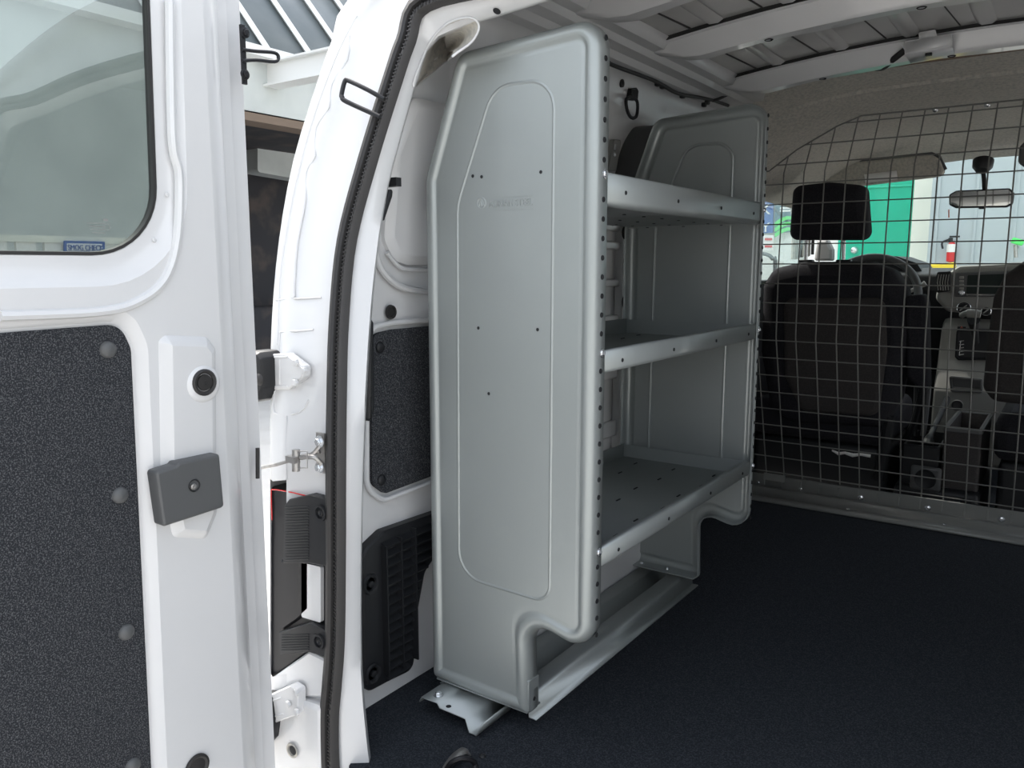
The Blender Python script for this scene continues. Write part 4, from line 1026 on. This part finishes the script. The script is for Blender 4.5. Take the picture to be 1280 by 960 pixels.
bm = new(); bx2(bm, (x0-.14,yc-.03,-.10), (x1+.01,yc+.45,.05)); obj('console_base', bm, 'plastic', cc, bevel=.02)
bm = new(); c = PY(1157,598,yc-.035); box(bm, c, (.095,.02,.085)); ch = obj('rear_cup_holder', bm, 'gplastic', cc, bevel=.012)
bm = new(); ringdisc(bm, c+Vector((0,-.0105,0)), (0,-1,0), [(.034,0),(.032,.003),(.028,.001),(.006,.001)]); obj('cup_ring', bm, 'plastic', ch)
bm = new(); tube(bm, [PY(1140,622,yc-.04),PY(1200,628,yc-.04)], .004, 6); obj('trim_strip', bm, 'gplastic', cc)
# tall belt/handle between seat and console
bk = thing('seat_belt_buckle', 'dark seat belt buckles standing between driver seat and console', 'belt buckle', (PY(1150,540,3.15)))
for k,(u0,u1) in enumerate(((1143,1136),(1156,1148))):
    bm = new(); tube(bm, [PY(u1+6,545,3.2),PY((u0+u1)/2+6,510,3.22),PY(u0+4,483,3.22)], [.010,.010,.012], 8); obj('buckle_stalk', bm, 'gplastic' if k else 'plastic', bk)

# ================================================================== OUTSIDE
bm = new(); bx2(bm, (-25,-25,-.60), (25,25,-.55)); tag(obj('ground', bm, 'ground', smooth=False), 'pale concrete yard round the van', 'ground', kind='structure')
bm = new(); bx2(bm, (-5.5,-6.4,-.55),(12,-6.2,2.4)); bx2(bm, (7,-6.2,-.55),(7.2,7,1.6)); tag(obj('wall_added', bm, 'yard', smooth=False), 'plain grey wall added out of view behind and right of the van to shape its light', 'wall', kind='structure')  # unseen walls, added to set the light reaching the rear of the van
# building ahead
YB2 = 8.5
fb_ = thing('building', 'pale stucco building with a green door seen through the windshield', 'building', (-.5,YB2,-.55))
bm = new(); bx2(bm, (-5.0,YB2,-.55), (PY(1166,200,YB2).x,YB2+.4,4.5)); obj('wall', bm, 'bwall', fb_, smooth=False)
gx0, gx1 = PY(1052,250,YB2).x, PY(1143,250,YB2).x; gz1 = PY(1110,226,YB2).z
bm = new(); bx2(bm, (gx0,YB2-.05,-.50), (gx1,YB2+.02,gz1)); gd = obj('green_door', bm, 'green', fb_, bevel=.01)
bm = new(); tube(bm, [(gx0,YB2-.055,gz1-.06),(gx1,YB2-.055,gz1-.06)], .012, 6); obj('door_head_strip', bm, 'green', gd)
bm = new(); dome(bm, (gx0+.16,YB2-.05,PY(1068,313,YB2).z), (0,-1,0), .04, .05); obj('door_knob', bm, 'zinc', gd)
bm = new(); bx2(bm, (gx1,YB2-.06,-.55), (PY(1166,250,YB2).x,YB2,4.5)); obj('cream_pier', bm, 'bcream', fb_, smooth=False)
sh = thing('shutter', 'blue-grey metal panel wall to the right of the green door', 'metal wall', (1.5,YB2-.1,-.55))
bm = new(); xa = PY(1164,250,YB2-.3).x; bx2(bm, (xa,YB2-.3,-.55), (6,YB2-.1,4.5)); obj('panel_sheet', bm, 'bluegrey', sh, smooth=False)
bm = new()
for i in range(14):
    x = xa+.05+i*.30
    bx2(bm, (x,YB2-.315,-.55), (x+.02,YB2-.3,4.5))
obj('standing_seam', bm, 'bluegrey', sh, smooth=False)
# fire extinguisher
fe = thing('fire_extinguisher', 'red fire extinguisher on the blue-grey panel wall', 'fire extinguisher', PY(1188,329,7.9))
yy = 8.145; a = PY(1188,328,yy); b = PY(1188,303,yy)
bm = new(); rr = .036; ringdisc(bm, a, (0,0,1), [(.01,0),(rr,.01),(rr,(b-a).length-.03),(rr*.6,(b-a).length),(.012,(b-a).length+.01)]); obj('cylinder', bm, 'red', fe)
bm = new(); ringdisc(bm, a+Vector((0,0,.09)), (0,0,1), [(rr+.002,0),(rr+.002,.07),(rr,.07)]); obj('label_band', bm, 'paper', fe)
bm = new(); cyl(bm, b, b+Vector((0,0,.04)), .018); box(bm, b+Vector((.03,0,.05)), (.08,.02,.015)); obj('valve', bm, 'plastic', fe)
bm = new(); tube(bm, smoothpath([b+Vector((0,-.01,.03)),b+Vector((-.06,-.03,0)),a+Vector((-.065,-.03,.12))],4), .009, 6); obj('hose', bm, 'plastic', fe)
bm = new(); c = PY(1169,334,7.6); box(bm, c, (.30,.12,.05), Matrix.Rotation(-.1,3,'Y')); bx2(bm, (c.x-.12,c.y-.05,-.55),(c.x-.04,c.y+.05,c.z)); bx2(bm, (c.x+.04,c.y-.05,-.55),(c.x+.12,c.y+.05,c.z)); tag(obj('guard_rail', bm, 'yellow', bevel=.01), 'yellow guard rail by the panel wall seen over the dashboard', 'guard rail')
tp = thing('hose_tap', 'green tap handle on the panel wall at the far right', 'tap', PY(1272,312,8.0))
bm = new(); box(bm, PY(1272,302,7.95), (.09,.06,.05), Matrix.Rotation(.3,3,'Y')); obj('tap_handle', bm, 'lime', tp, bevel=.012)
bm = new(); tube(bm, [PY(1269,306,7.95),PY(1270,322,7.95)], .015, 8); cyl(bm, PY(1269,308,7.95), PY(1269,308,7.95)+Vector((0,.25,0)), .015); obj('tap_pipe', bm, 'steel', tp)
# posters at left (on the same wall)
yq = 8.42
def sheet(L, y, m, name, parent=None, t=.02):
    bm = new(); P = Pxz(L, y); pan(bm, ccw(P), [.004]*len(P), [(0,t),(0,0)], lambda x,z,h: Vector((x,y+h,z))); return obj(name, bm, m, parent, smooth=False)
po = thing('sign', 'blue wall sign with white letters beyond the driver window', 'sign', PY(960,290,yq))
sheet(((946,234),(967,236),(966,291),(944,292)), yq, 'blue', 'sign_board', po)
bm = new()
for s,u,v,z in (('D',959,249,.10),('K',954,268,.10),('Y',955,290,.09)):
    text_bm(bm, s, z*1.5, .006, basis(PY(u-3,v,yq-.008), (1,0,0), (0,0,1)))
obj('sign_letters', bm, 'signw', po, smooth=False)
pg = thing('sign', 'slate and lime green striped sign right of the blue sign', 'sign', PY(980,290,yq))
sheet(((969,257),(993,256),(992,290),(968,291)), yq, 'teal', 'sign_board', pg)
for k in range(3):
    v = 273+k*7
    sheet(((968.5,v+5),(975,v),(984,v-3),(993,v-2),(993,v+2.5),(985,v+1),(976,v+5),(968.5,v+10)), yq-.012, 'lime', 'green_wave', pg, .008)
bm = new()
for k in range(2): box(bm, PY(983,260+k*3.5,yq-.01), (.13,.006,.018))
obj('text_line', bm, 'signw', pg, smooth=False)
pr = thing('sign', 'small white notice with two red bands below the blue sign', 'sign', PY(960,312,yq))
sheet(((954,294),(967,294),(966,313),(953,313)), yq, 'signw', 'sign_board', pr)
for v in (299,308): sheet(((956,v-1.5),(965,v-1.5),(965,v+1.5),(956,v+1.5)), yq-.01, 'red', 'red_band', pr, .008)
pc = bm = new(); tube(bm, smoothpath([PY(945,317,7.8),PY(958,318,7.8),PY(966,324,7.8),PY(969,340,7.8),PY(969,340,7.8)*1-Vector((0,0,1.28))],4), .02, 6)
tag(obj('hose_pipe', bm, 'gplastic'), 'thin dark pipe curving below the small red notice', 'pipe')
# left workshop
XL = -7.0
wk = thing('building', 'white workshop with sloping glazed roof lights beyond the open rear door', 'building', (XL,7,-.55))
zA = PX(350,148,XL).z; zB = PX(350,80,XL).z
bm = new(); bx2(bm, (XL-.3,-6,zA), (XL,14,zB)); obj('siding', bm, 'lwall', wk, smooth=False)
bm = new()
yo = 4.75
bx2(bm, (XL-.3,-6,-.55), (XL,yo,zA)); obj('lower_wall', bm, 'lwall', wk, smooth=False)
bm = new()
for i in range(60): tube(bm, [(XL+.005,-6+i*.15,.9),(XL+.005,-6+i*.15,zB)], .012, 5)
obj('siding_rib', bm, 'lwall', wk)
bm = new(); bx2(bm, (XL-.25,yo,zA-.08), (XL+.03,14,zA)); obj('door_header', bm, 'brown', wk, smooth=False)
bm = new(); bx2(bm, (XL-2.6,yo,-.55), (XL-2.5,14,zA)); bx2(bm, (XL-2.6,yo-.1,-.55), (XL,yo,zA)); bx2(bm, (XL-2.6,yo,zA), (XL,14,zA+.02)); obj('interior', bm, 'dark', wk, smooth=False)
# sloped glazing
ztp = zB+2.6; xtp = XL-2.2
bm = new(); vs = [bm.verts.new(p) for p in ((XL+.02,-6,zB+.05),(XL+.02,14,zB+.05),(xtp,14,ztp),(xtp,-6,ztp))]; bm.faces.new(vs); obj('roof_glazing', bm, 'glazing', wk, solid=.03)
bm = new(); y = -5.6
while y < 14:
    tube(bm, [(XL+.06,y,zB+.08),(xtp+.04,y,ztp+.04)], .038, 4); y += .62
obj('glazing_bar', bm, 'signw', wk)
bm = new(); tube(bm, [(xtp+.05,-6,ztp),(xtp+.05,14,ztp)], .09, 4); bx2(bm, (XL-.1,-6,zB-.02), (XL+.18,14,zB+.08)); obj('gutter', bm, 'signw', wk)
bm = new(); bx2(bm, (xtp-.3,-6,ztp), (xtp,14,ztp+1.3)); bx2(bm, (xtp-.3,-6,ztp+1.3), (xtp+.15,14,ztp+1.4)); obj('parapet', bm, 'lwall', wk, smooth=False)
bm = new(); a = PX(338,96,XL); bmw = Vector((0,0,0)); b = a + Vector((1.5,0,0.02))
box(bm, (a+b)/2, (1.5,.08,.22)); box(bm, (a+b)/2+Vector((0,0,.11)), (1.5,.2,.02)); box(bm, (a+b)/2-Vector((0,0,.11)), (1.5,.2,.02)); obj('canopy_beam', bm, 'signw', wk, smooth=False)
# vehicle-like white shape inside workshop
bm = new(); P = [PX(u,v,XL-2.0) for u,v in ((322,160),(350,166),(420,200),(420,232),(322,215))]
pan(bm, ccw([(p.y,p.z) for p in P]), [.05]*5, [(0,-.3),(0,0)], lambda x,y,h: Vector((XL-2+h,x,y))); obj('inner_partition', bm, 'lwall', wk)
bm = new(); bx2(bm, (XL-2.4,5.5,-.55), (XL-1.9,9,.25)); obj('workbench', bm, 'dark', wk, bevel=.05)
# low fence and smog sign in front of the left wall
XS = -5.2
fn = thing('fence', 'white slatted fence in front of the workshop seen through the door window', 'fence', (XS,0,-.55))
bm = new(); zf = PX(60,295,XS).z
y = -4
while y < 3.2:
    bx2(bm, (XS,y,-.5), (XS+.03,y+.11,zf)); y += .16
obj('slat', bm, 'signw', fn, smooth=False)
bm = new(); bx2(bm, (XS-.04,-4,zf-.04), (XS+.05,3.2,zf)); bx2(bm, (XS-.04,-4,.1), (XS,3.2,.18)); obj('fence_rail', bm, 'bcream', fn, smooth=False)
sm = thing('sign', 'blue and white smog check sign hung on the slatted fence', 'sign', PX(106,316,XS+.05))
xs_ = XS+.07
def shx(L, x, m, name, parent):
    bm = new(); P = [PX(u,v,x) for u,v in L]; pan(bm, ccw([(p.y,p.z) for p in P]), [.004]*len(P), [(0,-.02),(0,0)], lambda a,b,h: Vector((x+h,a,b))); return obj(name, bm, m, parent, smooth=False)
shx(((81,301),(131,302),(131,318),(81,318)), xs_, 'blue', 'sign_board', sm)
shx(((84,304),(128,305),(128,313.5),(84,313.5)), xs_+.006, 'signw', 'sign_face', sm)
bm = new(); p0 = PX(85,312.5,xs_+.012); text_bm(bm, 'SMOG CHECK', .05, .003, basis(p0, (0,1,0), (0,0,1)))
ww = max(v.co.y for v in bm.verts)-min(v.co.y for v in bm.verts); tw = PX(127.5,312,xs_).y-p0.y; th = (PX(100,305.5,xs_).z-PX(100,312.5,xs_).z)/.036
bmesh.ops.transform(bm, matrix=Matrix.Translation(p0)@Matrix.Diagonal((1,tw/ww,th,1))@Matrix.Translation(-p0), verts=bm.verts)
obj('sign_letters', bm, 'blue', sm, smooth=False)

# ================================================================== LIGHT, WORLD, CAMERA
w = bpy.data.worlds.new('sky'); bpy.context.scene.world = w; w.use_nodes = True
nt = w.node_tree; bg = nt.nodes['Background']
sky = nt.nodes.new('ShaderNodeTexSky'); sky.sky_type = 'NISHITA'; sky.sun_disc = False
sky.sun_elevation = math.radians(52); sky.sun_rotation = math.radians(-80); sky.altitude = 100; sky.air_density = 1.3; sky.dust_density = 3.5; sky.ozone_density = .8
hs = nt.nodes.new('ShaderNodeHueSaturation'); hs.inputs['Saturation'].default_value = .34
nt.links.new(sky.outputs[0], hs.inputs['Color']); nt.links.new(hs.outputs[0], bg.inputs['Color']); bg.inputs['Strength'].default_value = .62
sd = bpy.data.lights.new('sun','SUN'); sd.energy = 4.0; sd.angle = math.radians(.6); sd.color = (1,.955,.88)
so = bpy.data.objects.new('sun', sd); COL.objects.link(so)
dirv = Vector((-.60,.20,.78)).normalized()
so.rotation_euler = dirv.to_track_quat('Z','Y').to_euler(); so.location = (-6,2,8)

cam = bpy.data.cameras.new('camera'); co_ = bpy.data.objects.new('camera', cam); COL.objects.link(co_)
cam.sensor_width = 36; cam.sensor_fit = 'HORIZONTAL'; cam.lens = FPX/1280*36; cam.clip_start = .02; cam.clip_end = 200
# camera axes in world: right, up(-down), back
def W(v): return Vector((AX.dot(v),AY.dot(v),AZ.dot(v)))
rx, dn, fw = W(Vector((1,0,0))), W(Vector((0,1,0))), W(Vector((0,0,1)))
mtx = Matrix((rx,-dn,-fw)).transposed().to_4x4(); mtx.translation = O0
co_.matrix_world = mtx
sc = bpy.context.scene; sc.camera = co_
sc.view_settings.view_transform = 'Standard'; sc.view_settings.look = 'None'; sc.view_settings.gamma = 1
sc.view_settings.use_curve_mapping = False; sc.view_settings.exposure = -.12
sc.cycles.max_bounces = 10; sc.cycles.transparent_max_bounces = 16
